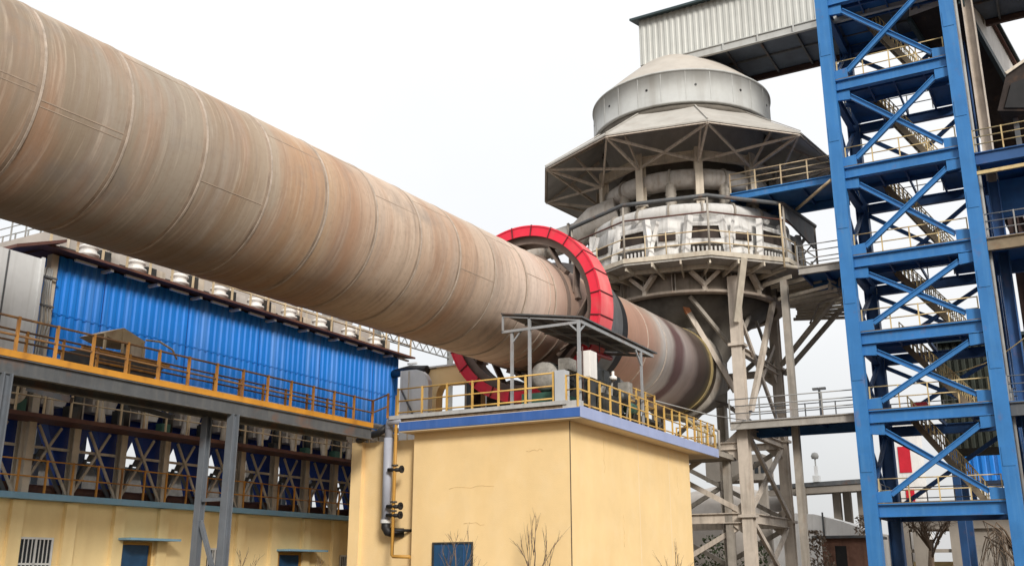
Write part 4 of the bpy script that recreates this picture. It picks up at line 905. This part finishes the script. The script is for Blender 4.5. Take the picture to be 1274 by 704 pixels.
# eave, valves, top walkway, penthouse
ev = part('eave', MB().prism([(-10.9, FT - .7, 11.12), (-10.9, FT + .6, 11.28), (-10.9, FT + .6, 11.34), (-10.9, FT - .7, 11.20)], (BE_ + 11.3, 0, 0)), 'maroon', bf)
part('gable_eave', MB().prism([(-11.9, FT - .9, 10.72), (-10.3, FT - .9, 11.32), (-10.3, FT - .9, 11.42), (-11.9, FT - .9, 10.82)], (0, 2.6, 0)), 'maroon', bf)
for i in range(10):
    s = -8.8 + i * 1.92
    part('strip_lamp', MB().box((s - .75, FT - .42, 11.0), (s + .05, FT - .32, 11.07)), 'barwhite', ev)
    part('bracket', MB().box((s + .5, FT - .5, 10.98), (s + .62, FT, 11.06)), 'palegrey', ev)
    if i < 9:
        vv = part('pulse_valve', MB().lathe((s + .1, FT + .2, 11.35), Z, [(0, 0), (.30, 0), (.30, .12), (.36, .14), (.36, .2), (.27, .24), (.27, .36), (.32, .38), (.32, .44), (.2, .52), (0, .52)], 20), 'white', bf)
        rq = random.Random(i + 50)
        part('solenoid_box', MB().box((s + .52, FT + .15, 11.35), (s + .95, FT + .6, 11.7 + rq.uniform(0, .25))), 'darkmach', bf)
        part('header_box', MB().box((s + 1.05, FT + .3, 11.35), (s + 1.05 + rq.uniform(.3, .55), FT + .7, 11.75 + rq.uniform(0, .3))), 'beige' if i % 3 else 'duct', bf)
        part('blow_pipe', MB().path([(s + .7, FT + .2, 11.7), (s + .7, FT + .25, 12.0 + rq.uniform(0, .1)), (s + 1.3, FT + .3, 12.05)], .05, 7), 'beige', bf)
        part('shadow_panel', MB().box((s - .1, FT + 1.40, 11.42), (s + .75, FT + 1.44, 12.0)), 'darkmach', bf)  # dark panels paint the shadow gap along the penthouse's lower half
part('top_deck', MB().box((-10.4, FT + .1, 11.2), (BE_ + .3, FT + 5, 11.36)), 'maroon', bf)
railing([(-10.6, FT - .55, 11.22), (BE_ + .2, FT - .55, 11.22)], bf, 'brail', 1.0, .95, .03, (.5,), posts=False)
pw = part('penthouse', MB().box((-9.0, FT + 1.5, 11.36), (BE_ - .1, FT + 9, 12.6)), 'lime', bf)
for i in range(12): part('panel_rib', MB().box((-8.6 + i * 1.5, FT + 1.44, 11.4), (-8.54 + i * 1.5, FT + 1.5, 12.55)), 'beige', pw)
railing([(-9.0, FT + 9, 12.6), (-9.0, FT + 1.6, 12.6), (BE_ - .2, FT + 1.6, 12.6)], bf, 'grrail', 1.0, .8, .022, (.5,), posts=False)
railing([(-7.6, FT + 9, 12.6), (-7.6, FT + 3, 12.6)], bf, 'grrail', 1.0, .8, .022, (.5,), posts=False)
for s in (-8.7, 7.8): part('column', MB().bar((s, FT + 8.7, 3.8), (s, FT + 8.7, 11.4), .3, .3), 'beige', bf)
# rack of bent pipes at the left end
rk = root('pipe_rack', (-10.5, FT - .2, 7.5), 'rack of thin grey wavy pipes beside the blue cladding', 'pipes')
for i in range(9):
    s = -10.85 + i * .085; o_ = .06 * math.sin(i)
    part('pipe', MB().path([(s, FT - .2, 7.0), (s + .02, FT - .2, 8.2), (s + .09 + o_, FT - .22, 9.0), (s + .01, FT - .2, 9.7), (s + .05 - o_, FT - .2, 10.6)], .028, 6), 'grrail', rk)
for z in (8.3, 9.4, 10.3): part('clamp_bar', MB().bar((-10.95, FT - .25, z), (-10.0, FT - .25, z), .05, .06), 'girder', rk)
gx = root('sheet_metal_box', (-11.9, FT - 1, 7.2), 'plain pale grey sheet metal box at the left edge', 'box')
part('panel', MB().box((-13.2, FT - .8, 7.0), (-10.95, FT - .2, 10.62)), 'palegrey', gx)
for s in (-12.05,): part('panel_joint', MB().box((s - .02, FT - .83, 7.0), (s + .02, FT - .8, 10.6)), 'girder', gx)
part('edge_fold', MB().box((-11.0, FT - .86, 7.0), (-10.9, FT - .8, 10.66)), 'palegrey', gx)
part('stand', MB().box((-12.9, FT - .75, 6.0), (-12.7, FT - .3, 7.0)).box((-11.3, FT - .75, 6.0), (-11.1, FT - .3, 7.0)), 'girder', gx)

# ---------------------------------------------------------------- elevated walkway with orange rail
ew = root('elevated_walkway', (-8, 7.85, 6.5), 'dark steel elevated walkway with orange kick plate and rails', 'walkway')
wx0, wx1 = -22.0, -.75
part('deck', MB().box((wx0, 7.42, 6.42), (wx1, 8.6, 6.48)), 'girder', ew)
part('girder', MB().ib((wx0, 7.45, 6.24), (wx1, 7.45, 6.24), .18, .42, .05, .04), 'girder', ew)
part('girder', MB().ib((wx0, 8.55, 6.24), (wx1, 8.55, 6.24), .18, .42, .05, .04), 'girder', ew)
part('kick_plate', MB().box((wx0, 7.345, 6.44), (wx1, 7.36, 6.60)), 'okick', ew)
part('kick_plate', MB().box((wx0, 8.64, 6.44), (wx1, 8.655, 6.58)), 'okick', ew)
for i in range(10): part('cross_beam', MB().bar((wx0 + 1 + i * 2.1, 7.5, 6.3), (wx0 + 1 + i * 2.1, 8.5, 6.3), .1, .2), 'girder', ew)
railing([(wx0, 7.40, 6.55), (wx1, 7.40, 6.55), (-.4, 7.0, 6.8)], ew, 'railbrown', .85, 1.05, .03, (.5,), pm='orail')
railing([(wx0, 8.60, 6.55), (wx1, 8.60, 6.55)], ew, 'railbrown', .85, 1.05, .028, (.35, .68), pm='orail')
for s in (-7.38, -14.7):
    part('support_post', MB().ib((s, 7.42, 0), (s, 7.42, 6.05), .25, .25, .04, .04, up=(1, 0, 0)), 'post', ew)
    if s > -14 or s < -20: part('support_post', MB().ib((s, 8.50, 0), (s, 8.50, 6.05), .22, .22, .04, .04, up=(1, 0, 0)), 'post', ew)
    if s < -14 and s > -20: continue
    part('cross_brace', MB().bar((s, 7.55, 1.2), (s, 8.4, 3.0), .1, .12), 'post', ew)
    part('tie', MB().bar((s, 7.55, 3.6), (s, 8.4, 3.6), .08, .1), 'post', ew)
part('side_deck', MB().box((-12.2, 8.66, 6.42), (-8.4, 10.6, 6.48)), 'girder', ew)
for s in (-12.0, -8.6): part('bracket', MB().bar((s, 8.6, 5.9), (s, 10.5, 6.38), .1, .14), 'girder', ew)
# rusty tray on the side deck
dt = root('rusty_tray', (-10.3, 9.5, 6.48), 'rusty orange framed tray hopper on the walkway against the blue sheets', 'hopper')
hull0 = [(-11.5, 9.0, 7.42), (-8.7, 9.0, 7.42), (-9.3, 9.0, 6.72), (-10.9, 9.0, 6.72)]
part('tub', MB().prism(hull0, (0, 1.1, 0)), 'girder', dt)
part('rim', MB().bar((-11.6, 8.97, 7.45), (-8.6, 8.97, 7.45), .1, .1), 'orail', dt)
part('rim', MB().bar((-11.6, 10.12, 7.45), (-8.6, 10.12, 7.45), .1, .1), 'orail', dt)
part('lower_rim', MB().bar((-11.3, 8.95, 7.12), (-8.9, 8.95, 7.12), .06, .06), 'orail', dt)
part('hood', MB().prism([(-11.0, 9.0, 7.95), (-10.3, 9.0, 8.25), (-9.5, 9.0, 8.0), (-9.6, 9.0, 7.85), (-10.4, 9.0, 7.8)], (0, 1.0, 0)), 'brail', dt)
for s, z in ((-10.9, 7.95), (-10.3, 8.15), (-9.6, 7.95)): part('strut', MB().bar((s, 8.98, 7.45), (s, 8.98, z), .06, .06), 'brail', dt)
part('hose', MB().path([(-9.5, 9.0, 8.05), (-9.0, 9.0, 8.1), (-8.5, 9.0, 7.95), (-8.3, 9.0, 7.7)], .03, 6), 'brail', dt)
part('motor_box', MB().box((-10.0, 8.98, 7.46), (-9.5, 9.4, 7.8)), 'beige', dt)
for s in (-10.8, -9.4): part('leg', MB().bar((s, 9.5, 6.48), (s, 9.5, 6.73), .14, .14), 'girder', dt)

# ---------------------------------------------------------------- behind the roof's left end
po = root('yellow_portal', (6.6, 9, 6.08), 'yellow concrete portal frame beside the lower end of the red ring', 'portal frame')
part('pillar', MB().box((6.4, 9.55, 6.08), (6.9, 10.15, 10.0)), 'yellow', po)
part('pillar', MB().box((6.4, 7.35, 6.10), (6.9, 7.75, 9.5)), 'yellow', po)
lp = [(6.4, 9.55, 10.05), (6.4, 7.35, 10.3), (6.4, 7.35, 9.35), (6.4, 7.6, 9.25), (6.4, 9.2, 9.3), (6.4, 9.45, 9.15), (6.4, 9.55, 8.9)]
part('lintel', MB().prism(lp, (.5, 0, 0)), 'yellow', po)
part('coping', MB().box((6.3, 7.3, 10.05), (7.0, 10.2, 10.12)), 'palegrey', po)
part('sill', MB().box((6.4, 7.75, 7.7), (6.9, 9.55, 7.95)), 'ypipe', po)
part('stanchion', MB().bar((6.6, 8.1, 6.1), (6.6, 8.1, 9.3), .16, .16), 'towerdk', po)
el = root('grey_duct_elbow', (5, 9.6, 6.08), 'smooth grey duct elbow with rounded shoulder beside the yellow portal', 'duct')
prf = [(5, 10.45, 6.08), (5, 10.45, 9.75), (5, 10.0, 9.75)] + [(5, 9.75 - .75 * math.sin(R(a)), 9.0 + .75 * math.cos(R(a))) for a in (10, 30, 50, 70, 90)] + [(5, 9.0, 6.08)]
part('casing', MB().prism(prf, (.3, 0, 0)), 'palegrey', el)
part('seam', MB().box((4.97, 9.98, 6.08), (5.0, 10.02, 9.7)), 'beige', el)
part('stay', MB().bar((4.9, 10.3, 8.9), (4.9, 9.2, 7.0), .06, .06), 'girder', el)
lp_ = root('lagged_pipe', (5.0, 9.6, 9.8), 'short dark lagged pipe above the grey duct elbow', 'pipe')
part('pipe', MB().path([(7.9, 12.9, 10.35), (6.4, 10.9, 10.1), (6.2, 10.25, 9.98), (6.2, 9.9, 9.95)], .2, 12), 'black', lp_)
part('hanger', MB().bar((6.4, 10.9, 8.3), (6.4, 10.9, 10.1), .05, .05), 'girder', lp_)

# ---------------------------------------------------------------- far things
def world_box(mb, p, ds, dt, z0, z1): return mb.box((p.x, p.y, z0), (p.x + ds, p.y + dt, z1))
lt = root('lattice_boom', ray(500, 436, 62), 'thin white lattice boom between the blue filter and the yellow portal', 'lattice')
a, b = ray(470, 420, 60), ray(560, 446, 66)
for k in (0, 1):
    for h in (0, 1.0): part('chord', MB().bar(a + Z * h + V((k * .8, 0, 0)), b + Z * h + V((k * .8, 0, 0)), .06, .06), 'grrail', lt)
n = 10
for i in range(n):
    q0, q1 = a + (b - a) * i / n, a + (b - a) * (i + 1) / n
    part('lacing', MB().bar(q0, q1 + Z, .045, .045), 'grrail', lt); part('lacing', MB().bar(q0 + Z, q1, .045, .045), 'grrail', lt)
for q in (a, b): part('mast', MB().bar(V((q.x, q.y, 0)), q + Z * 1.0, .3, .3), 'grrail', lt)
ms = root('material_store', (0, 32, 0), 'grey lime dusted store glimpsed between the navy hoppers', 'building')
part('wall', MB().box((-24, 30, 0), (22, 40, 6.7)), 'store', ms)
part('roof', MB().box((-24.5, 29.5, 6.7), (22.5, 40.5, 6.85)), 'galroof', ms)

# open shed with pale columns
hs = root('open_shed', ray(1030, 625, 82), 'open shed with dark flat roof on pale columns beyond the lattice legs', 'shed')
a = ray(985, 606, 84); b = ray(1084, 618, 78); zr_ = 8.3
part('roof', MB().prism([V((a.x, a.y + 2, zr_)), V((b.x, b.y - .5, zr_)), V((b.x + 9, b.y - .5, zr_)), V((a.x + 9, a.y + 2, zr_))], (0, 0, .35)), 'girder', hs)
part('beam', MB().bar(V((a.x + .3, a.y + 2, zr_ - .3)), V((b.x + .3, b.y - .5, zr_ - .3)), .4, .5), 'concrete', hs)
for px in (1043, 1056, 1074, 1000):
    q = ray(px, 640, 82 if px < 1070 else 80); part('column', MB().bar(V((q.x, q.y, 0)), V((q.x, q.y, zr_)), .6, .6), 'concrete', hs)
mdl = root('lime_bunker', ray(1030, 660, 72), 'rounded lime dusted bunker wall behind the brown hut', 'bunker')
q0, q1 = ray(985, 640, 74), ray(1086, 655, 70)
prf = [V((q0.x, q0.y + 1.5, 0)), V((q0.x, q0.y + 1.5, 5.9)), (q0 * .7 + q1 * .3), (q0 * .35 + q1 * .65), V((q1.x, q1.y, 0))]
prf[2] = V((prf[2].x, prf[2].y, 5.6)); prf[3] = V((prf[3].x, prf[3].y, 5.0)); prf.insert(4, V((q1.x, q1.y, 4.2)))
part('wall', MB().prism(prf, (6, 0, 0)), 'white', mdl)
part('ladder', MB().bar((q0 * .6 + q1 * .4) * 1.0 - V((.1, 0, 3)), (q0 * .6 + q1 * .4) - V((.1, 0, -.5)), .06, .12), 'girder', mdl)
hu = root('brown_hut', ray(1050, 690, 62), 'small red brown hut with black doorway by the blue stair tower', 'hut')
q0, q1 = ray(1022, 672, 62), ray(1090, 672, 62); zt = 3.55
part('wall', MB().box((q0.x, q1.y, 0), (q0.x + 3.5, q0.y, zt)), 'brick', hu)
part('roof', MB().box((q0.x - .4, q1.y - .3, zt), (q0.x + 3.9, q0.y + .5, zt + .16)), 'girder', hu)
d0, d1 = ray(1041, 678, 62), ray(1057, 678, 62)
dd = part('doorway', MB().box((q0.x - .02, d1.y, .5), (q0.x + .1, d0.y, 3.1)), 'black', hu)
part('frame', MB().box((q0.x - .05, d0.y, .5), (q0.x - .021, d0.y + .12, 3.2)).box((q0.x - .05, d1.y - .12, .5), (q0.x - .021, d1.y, 3.2)), 'brick', dd)
part('step', MB().box((q0.x - .9, d1.y - .3, 0), (q0.x, d0.y + .3, .5)), 'concrete', hu)

# frame building lower right
fw = root('frame_building', ray(1200, 690, 74), 'pale concrete frame building with open bays below the stair tower', 'building')
q0, q1 = ray(1112, 660, 74), ray(1285, 660, 70)
s_, ta_, tb_ = q0.x, q0.y, q1.y
part('upper_wall', MB().box((s_, tb_, 4.55), (s_ + 5, ta_, 6.3)), 'concrete', fw)
part('roof', MB().box((s_ - .4, tb_ - .4, 6.3), (s_ + 5.4, ta_ + .4, 6.55)), 'lime', fw)
for px in (1120, 1143, 1193, 1262):
    q = ray(px, 680, 72); part('column', MB().box((s_ - .1, q.y - .45, 0), (s_ + .7, q.y + .45, 4.6)), 'concrete', fw)
q = ray(1196, 680, 72); e = ray(1256, 680, 72)
part('infill_wall', MB().box((s_ + .3, e.y, 0), (s_ + .6, q.y, 3.4)), 'towerdk', fw)
part('infill_wall', MB().box((s_ + .35, e.y, 3.4), (s_ + .65, q.y, 4.6)), 'concrete', fw)
part('beam', MB().box((s_ + .1, ray(1193, 680, 72).y, 2.9), (s_ + .4, ta_, 3.15)), 'concrete', fw)
part('low_wall', MB().box((s_ + 4, tb_, 0), (s_ + 4.3, ta_, 2.3)), 'yellow2', fw)

# white kiosk tower with red panel, red box
wk = root('white_kiosk', ray(1128, 575, 86), 'white tower kiosk with red panel glimpsed through the lowest crossed brace', 'tower')
q0, q1 = ray(1113, 550, 86), ray(1143, 550, 86)
part('wall', MB().box((q0.x, q1.y, 0), (q0.x + 3, q0.y, 14.6)), 'white', wk)
a, b = ray(1117, 556, 86), ray(1139, 592, 86)
part('panel', MB().box((q0.x - .06, b.y, b.z + .2), (q0.x - .01, a.y, a.z)), 'redpipe', wk)
part('base_panel', MB().box((q0.x - .06, b.y, 7.2), (q0.x - .01, a.y - .3, b.z - 1.2)), 'redpipe', wk)
part('roof', MB().box((q0.x - .3, q1.y - .3, 14.6), (q0.x + 3.3, q0.y + .3, 14.8)), 'palegrey', wk)
rbx = root('red_box', (BS + 3.9, BL - 2.0, LV[1] + .05), 'small red cabinet on a floor of the stair tower', 'cabinet')
part('body', MB().box((BS + 3.5, BL - 2.4, LV[1] + .2), (BS + 4.1, BL - 1.7, LV[1] + .75)), 'redpipe', rbx)
part('stand', MB().box((BS + 3.6, BL - 2.5, LV[1] + .05), (BS + 4.2, BL - 1.7, LV[1] + .25)), 'girder', rbx)
# pale silo and low plant behind the lattice legs
sl = root('pale_silo', ray(905, 620, 90), 'wide pale silo standing behind the lattice legs', 'silo')
q = ray(905, 640, 92)
part('shell', MB().lathe((q.x, q.y, 0), Z, [(0, 0), (6.0, 0), (6.0, 7.2), (5.2, 8.2), (0, 9.4)], 48), 'lime', sl)
part('band', MB().lathe((q.x, q.y, 6.0), Z, [(6.0, 0), (6.06, 0), (6.06, .25), (6.0, .25)], 48, smooth=False), 'concrete', sl)
bh = root('window_gallery', ray(935, 585, 80), 'raised grey gallery with a row of small panes behind the lattice legs', 'gallery')
a, b = ray(922, 572, 80), ray(948, 598, 80)
part('wall', MB().box((a.x, b.y - .5, b.z), (a.x + 3, a.y + 3, a.z + .4)), 'concrete', bh)
for k in range(4): part('pane', MB().box((a.x - .03, a.y - .35 - k * .5, b.z + .5), (a.x + .02, a.y - .05 - k * .5, a.z - .2)), 'glass', bh)
for t in (b.y, a.y + 2): part('leg', MB().bar((a.x + 1.5, t, 0), (a.x + 1.5, t, b.z), .6, .6), 'concrete', bh)
# lamp posts
def lamp(px, ptop, d, z0, name, label, cat, arm):
    q = ray(px, ptop, d); z1 = q.z
    l = root(name, (q.x, q.y, z0), label, cat)
    part('pole', MB().tube((q.x, q.y, z0), q, .06, 8), 'grrail', l)
    if arm:
        for e in (-1, 1): part('lamp_head', MB().box(q + V((-.1, e * .17 - .15, -.03)), q + V((.1, e * .17 + .15, .08))), 'grrail', l)
    else:
        part('lamp_head', MB().lathe(q, Z, [(0, 0), (.26, .05), (.32, .26), (.22, .5), (0, .58)], 14), 'grrail', l)
        part('bracket', MB().bar(V((q.x, q.y, z0)), V((q.x, q.y, z0 + .5)), .7, .5), 'palegrey', l)
        part('bracket', MB().bar(V((q.x, q.y, z0 + .5)), V((q.x, q.y, z0 + 1.3)), .25, .25), 'palegrey', l)
lamp(1019, 484, 49.6, LV[1], 'bridge_lamp', 'small twin headed lamp on a thin pole above the lowest footbridge', 'lamp', True)
lamp(1014, 571, 82.5, 8.66, 'roof_mast', 'thin round headed mast on the open shed roof', 'mast', False)
cb_ = root('slack_cable', ray(1290, 400, 45), 'thin slack cable running past the right column of the stair tower', 'cable')
p0, p1 = ray(1175, 466, 47.5), ray(1300, 398, 44)
part('wire', MB().path([p0 + (p1 - p0) * f - Z * (.5 * math.sin(3.14 * f)) for f in (0, .2, .4, .6, .8, 1)], .03, 5), 'srail', cb_)

# ---------------------------------------------------------------- bare plants
def grow(mb, p, d, L, r, depth, rnd, spread=.5):
    q = p + d * L
    mid = p + d * L * .5 + V((rnd.uniform(-1, 1), rnd.uniform(-1, 1), 0)) * L * .04
    mb.path([p, mid, q], r, 5, r2=r * .62)
    if depth == 0: return
    for k in range(rnd.choice((2, 2, 3))):
        nd_ = (d + V((rnd.uniform(-1, 1), rnd.uniform(-1, 1), rnd.uniform(-.1, .6))) * spread).normalized()
        f = rnd.uniform(.45, 1.0)
        grow(mb, p + d * L * f, nd_, L * rnd.uniform(.55, .8), r * .6, depth - 1, rnd, spread)
def sapling(px, ptop, s, label, seed, wide=.5, n=1, depth=3, cat='shrub', name='bare_shrub', group='bare shrubs in front of the yellow walls', t=None):
    rnd = random.Random(seed)
    # stands in front of the wall plane s
    q = ray(px, ptop, 30); c = V(((1.6 * 0), 0, 0))
    cam = wf(0, 0, 1.6); d = q - cam
    if t is None: k = (s - cam.x) / d.x
    else: k = (t - cam.y) / d.y
    tip = cam + d * k; b = V((tip.x, tip.y, 0)); H = tip.z
    r = root(name, b, label, cat, group)
    mb = MB()
    part('trunk', MB().path([b, b + V((.03, .02, H * .3)), b + V((0, 0, H * .45))], .045, 7, r2=.03), 'bark', r)
    for i in range(n + 3):
        a = i * 2.2 + seed; st_ = b + Z * H * (.14 + .06 * i)
        m2 = MB(); grow(m2, st_, V((math.cos(a) * wide, math.sin(a) * wide, 1)).normalized(), H * .30, .019, depth, rnd, wide)
        part('branch', m2, 'bark', r)
    m2 = MB(); grow(m2, b + Z * H * .44, V((0, 0, 1)), H * .30, .022, depth, rnd, wide * .8); part('branch', m2, 'bark', r)
sapling(567, 652, -1.0, 'bare brown shrub in front of the dark blue window', 3, .55, 2)
sapling(664, 630, -1.0, 'tallest bare shrub left of the yellow wall corner', 5, .42, 1)
sapling(840, 680, 9.0, 'thin bare shrub at the right end of the yellow drive house wall', 8, .4, 1, t=-1.0)
sapling(303, 680, 0, 'bare shrub behind the grey post pair of the walkway', 12, .45, 1, t=11.5)
sapling(397, 690, 0, 'low bare shrub to the right of the far blue door', 14, .45, 1, t=11.5)
# bare willow and street tree at the lower right
def willow(px, pbase_d, top, label, seed, hang=True):
    rnd = random.Random(seed); q = ray(px, top, pbase_d); b = V((q.x, q.y, 0)); H = q.z
    r = root('bare_tree', b, label, 'tree', 'bare trees by the frame building')
    part('trunk', MB().path([b, b + V((.1, .1, H * .35)), b + V((0, -.1, H * .62))], .26, 9, r2=.14), 'bark', r)
    for i in range(9):
        a = rnd.uniform(0, 6.28); mb = MB()
        p = b + Z * H * rnd.uniform(.4, .62); tip = p + V((math.cos(a) * 1.3, math.sin(a) * 1.6, H * .33))
        mb.path([p, (p + tip) / 2 + Z * .3, tip], .08, 6, r2=.04)
        for k in range(9):
            o_ = p + (tip - p) * rnd.uniform(.35, 1)
            e = o_ + V((rnd.uniform(-.9, .9), rnd.uniform(-1.1, 1.1), rnd.uniform(-2.6, -1.2) if hang else rnd.uniform(.3, 1.2)))
            mb.path([o_, (o_ + e) / 2 + V((0, 0, .5)), e], .03, 4, r2=.014)
        part('branch', mb, 'bark', r)
willow(1258, 58, 640, 'bare hanging willow against the right edge below the lowest platform', 4)
willow(1152, 66, 628, 'bare tree with upright twigs in front of the open frame building', 9, False)
# leafy bushes
def bush(px, ptop, d, label, seed, m_, w=1.2):
    rnd = random.Random(seed); q = ray(px, ptop, d); b = V((q.x, q.y, 0)); H = q.z
    r = root('bush', b, label, 'bush', 'bushes around the hut and lattice legs')
    part('stem', MB().path([b, b + V((.05, .05, H * .8))], .06, 6, r2=.02), 'bark', r)
    mb = MB()
    for i in range(420):
        h = rnd.random() ** .8; rad = w * (1.05 - .75 * h) * math.sqrt(rnd.random()); a = rnd.uniform(0, 6.28)
        p = b + V((math.cos(a) * rad, math.sin(a) * rad, H * (.12 + .88 * h)))
        s1 = V((rnd.uniform(-1, 1), rnd.uniform(-1, 1), rnd.uniform(-1, 1))).normalized() * rnd.uniform(.08, .17)
        s2 = s1.cross(V((rnd.uniform(-1, 1), rnd.uniform(-1, 1), rnd.uniform(-1, 1)))).normalized() * .07
        mb.add([p - s1, p + s2, p + s1, p - s2], [(0, 1, 2, 3)])
    part('foliage', mb, m_, r)
bush(1015, 660, 58, 'dull brown green bush left of the brown hut', 1, 'dryleaf', 1.3)
bush(1072, 640, 64, 'brown leaved bush behind the brown hut roof', 2, 'dryleaf', 1.2)
bush(888, 665, 66, 'green bush low between the lattice legs', 3, 'leaf', 2.2)
bush(940, 672, 66, 'dark green bush right of the nearest lattice leg', 4, 'leaf', 1.8)

# ---------------------------------------------------------------- light, sky, camera
w = bpy.data.worlds.new('World'); S.world = w; w.use_nodes = True
nt = w.node_tree; bg = nt.nodes['Background']
sky = nt.nodes.new('ShaderNodeTexSky'); sky.sky_type = 'NISHITA'; sky.sun_disc = False
# sun from the right and behind the camera
sd = (V((UX * -.69 + UY * .72, -UY * .69 + -UX * .72, 0))).normalized()   # -u and -v mixed (v = (-UY, UX))
EL = R(28)
sky.sun_elevation = EL; sky.sun_rotation = math.atan2(sd.x, sd.y); sky.air_density = 1.; sky.dust_density = 4.; sky.ozone_density = 1.
mx = nt.nodes.new('ShaderNodeMixRGB'); mx.inputs['Fac'].default_value = .86
tcw = nt.nodes.new('ShaderNodeTexCoord'); nw = nt.nodes.new('ShaderNodeTexNoise'); nw.inputs['Scale'].default_value = 2.2; nw.inputs['Detail'].default_value = 5
nt.links.new(tcw.outputs['Generated'], nw.inputs['Vector'])
cw_ = nt.nodes.new('ShaderNodeValToRGB'); cw_.color_ramp.elements[0].position = .3; cw_.color_ramp.elements[1].position = .7
cw_.color_ramp.elements[0].color = (.885, .90, .915, 1); cw_.color_ramp.elements[1].color = (.985, .98, .97, 1)
sc_ = nt.nodes.new('ShaderNodeMixRGB'); sc_.blend_type = 'MULTIPLY'; sc_.inputs['Fac'].default_value = 1; sc_.inputs['Color2'].default_value = (9.8, 9.8, 9.8, 1)
nt.links.new(nw.outputs['Fac'], cw_.inputs['Fac']); nt.links.new(cw_.outputs['Color'], sc_.inputs['Color1']); nt.links.new(sc_.outputs['Color'], mx.inputs['Color2'])
nt.links.new(sky.outputs['Color'], mx.inputs['Color1']); # an overcast sky is dimmer toward the horizon
sp_ = nt.nodes.new('ShaderNodeSeparateXYZ'); nt.links.new(tcw.outputs['Generated'], sp_.inputs[0])
gr_ = nt.nodes.new('ShaderNodeValToRGB'); g_ = gr_.color_ramp.elements
g_[0].position = 0.; g_[0].color = (.55, .55, .55, 1); g_[1].position = 1.; g_[1].color = (1, 1, 1, 1); q_ = g_.new(.22); q_.color = (.76, .76, .76, 1)
gm_ = nt.nodes.new('ShaderNodeMixRGB'); gm_.blend_type = 'MULTIPLY'; gm_.inputs['Fac'].default_value = 1
nt.links.new(sp_.outputs['Z'], gr_.inputs['Fac']); nt.links.new(mx.outputs['Color'], gm_.inputs['Color1']); nt.links.new(gr_.outputs['Color'], gm_.inputs['Color2'])
nt.links.new(gm_.outputs['Color'], bg.inputs['Color'])
bg.inputs['Strength'].default_value = .098
sl_ = bpy.data.lights.new('sun', 'SUN'); sl_.energy = 2.2; sl_.angle = R(14); sl_.color = (1, .955, .89)
so = bpy.data.objects.new('sun', sl_); COL.objects.link(so)
dv = V((sd.x * math.cos(EL), sd.y * math.cos(EL), math.sin(EL)))
so.rotation_euler = dv.to_track_quat('Z', 'Y').to_euler(); so.location = (20, -20, 60)
cam = bpy.data.cameras.new('camera'); co = bpy.data.objects.new('camera', cam); COL.objects.link(co); S.camera = co
cam.sensor_width = 36; cam.lens = 36 * 1235 / 1274; cam.clip_start = .1; cam.clip_end = 3000
co.location = (0, 0, 1.6); co.rotation_euler = (R(90) + math.atan(358 / 1235), 0, 0)
S.view_settings.view_transform = 'Standard'; S.view_settings.look = 'None'; S.view_settings.exposure = .6; S.view_settings.gamma = 1
S.render.engine = 'CYCLES'
S.cycles.max_bounces = 6; S.cycles.use_denoising = True
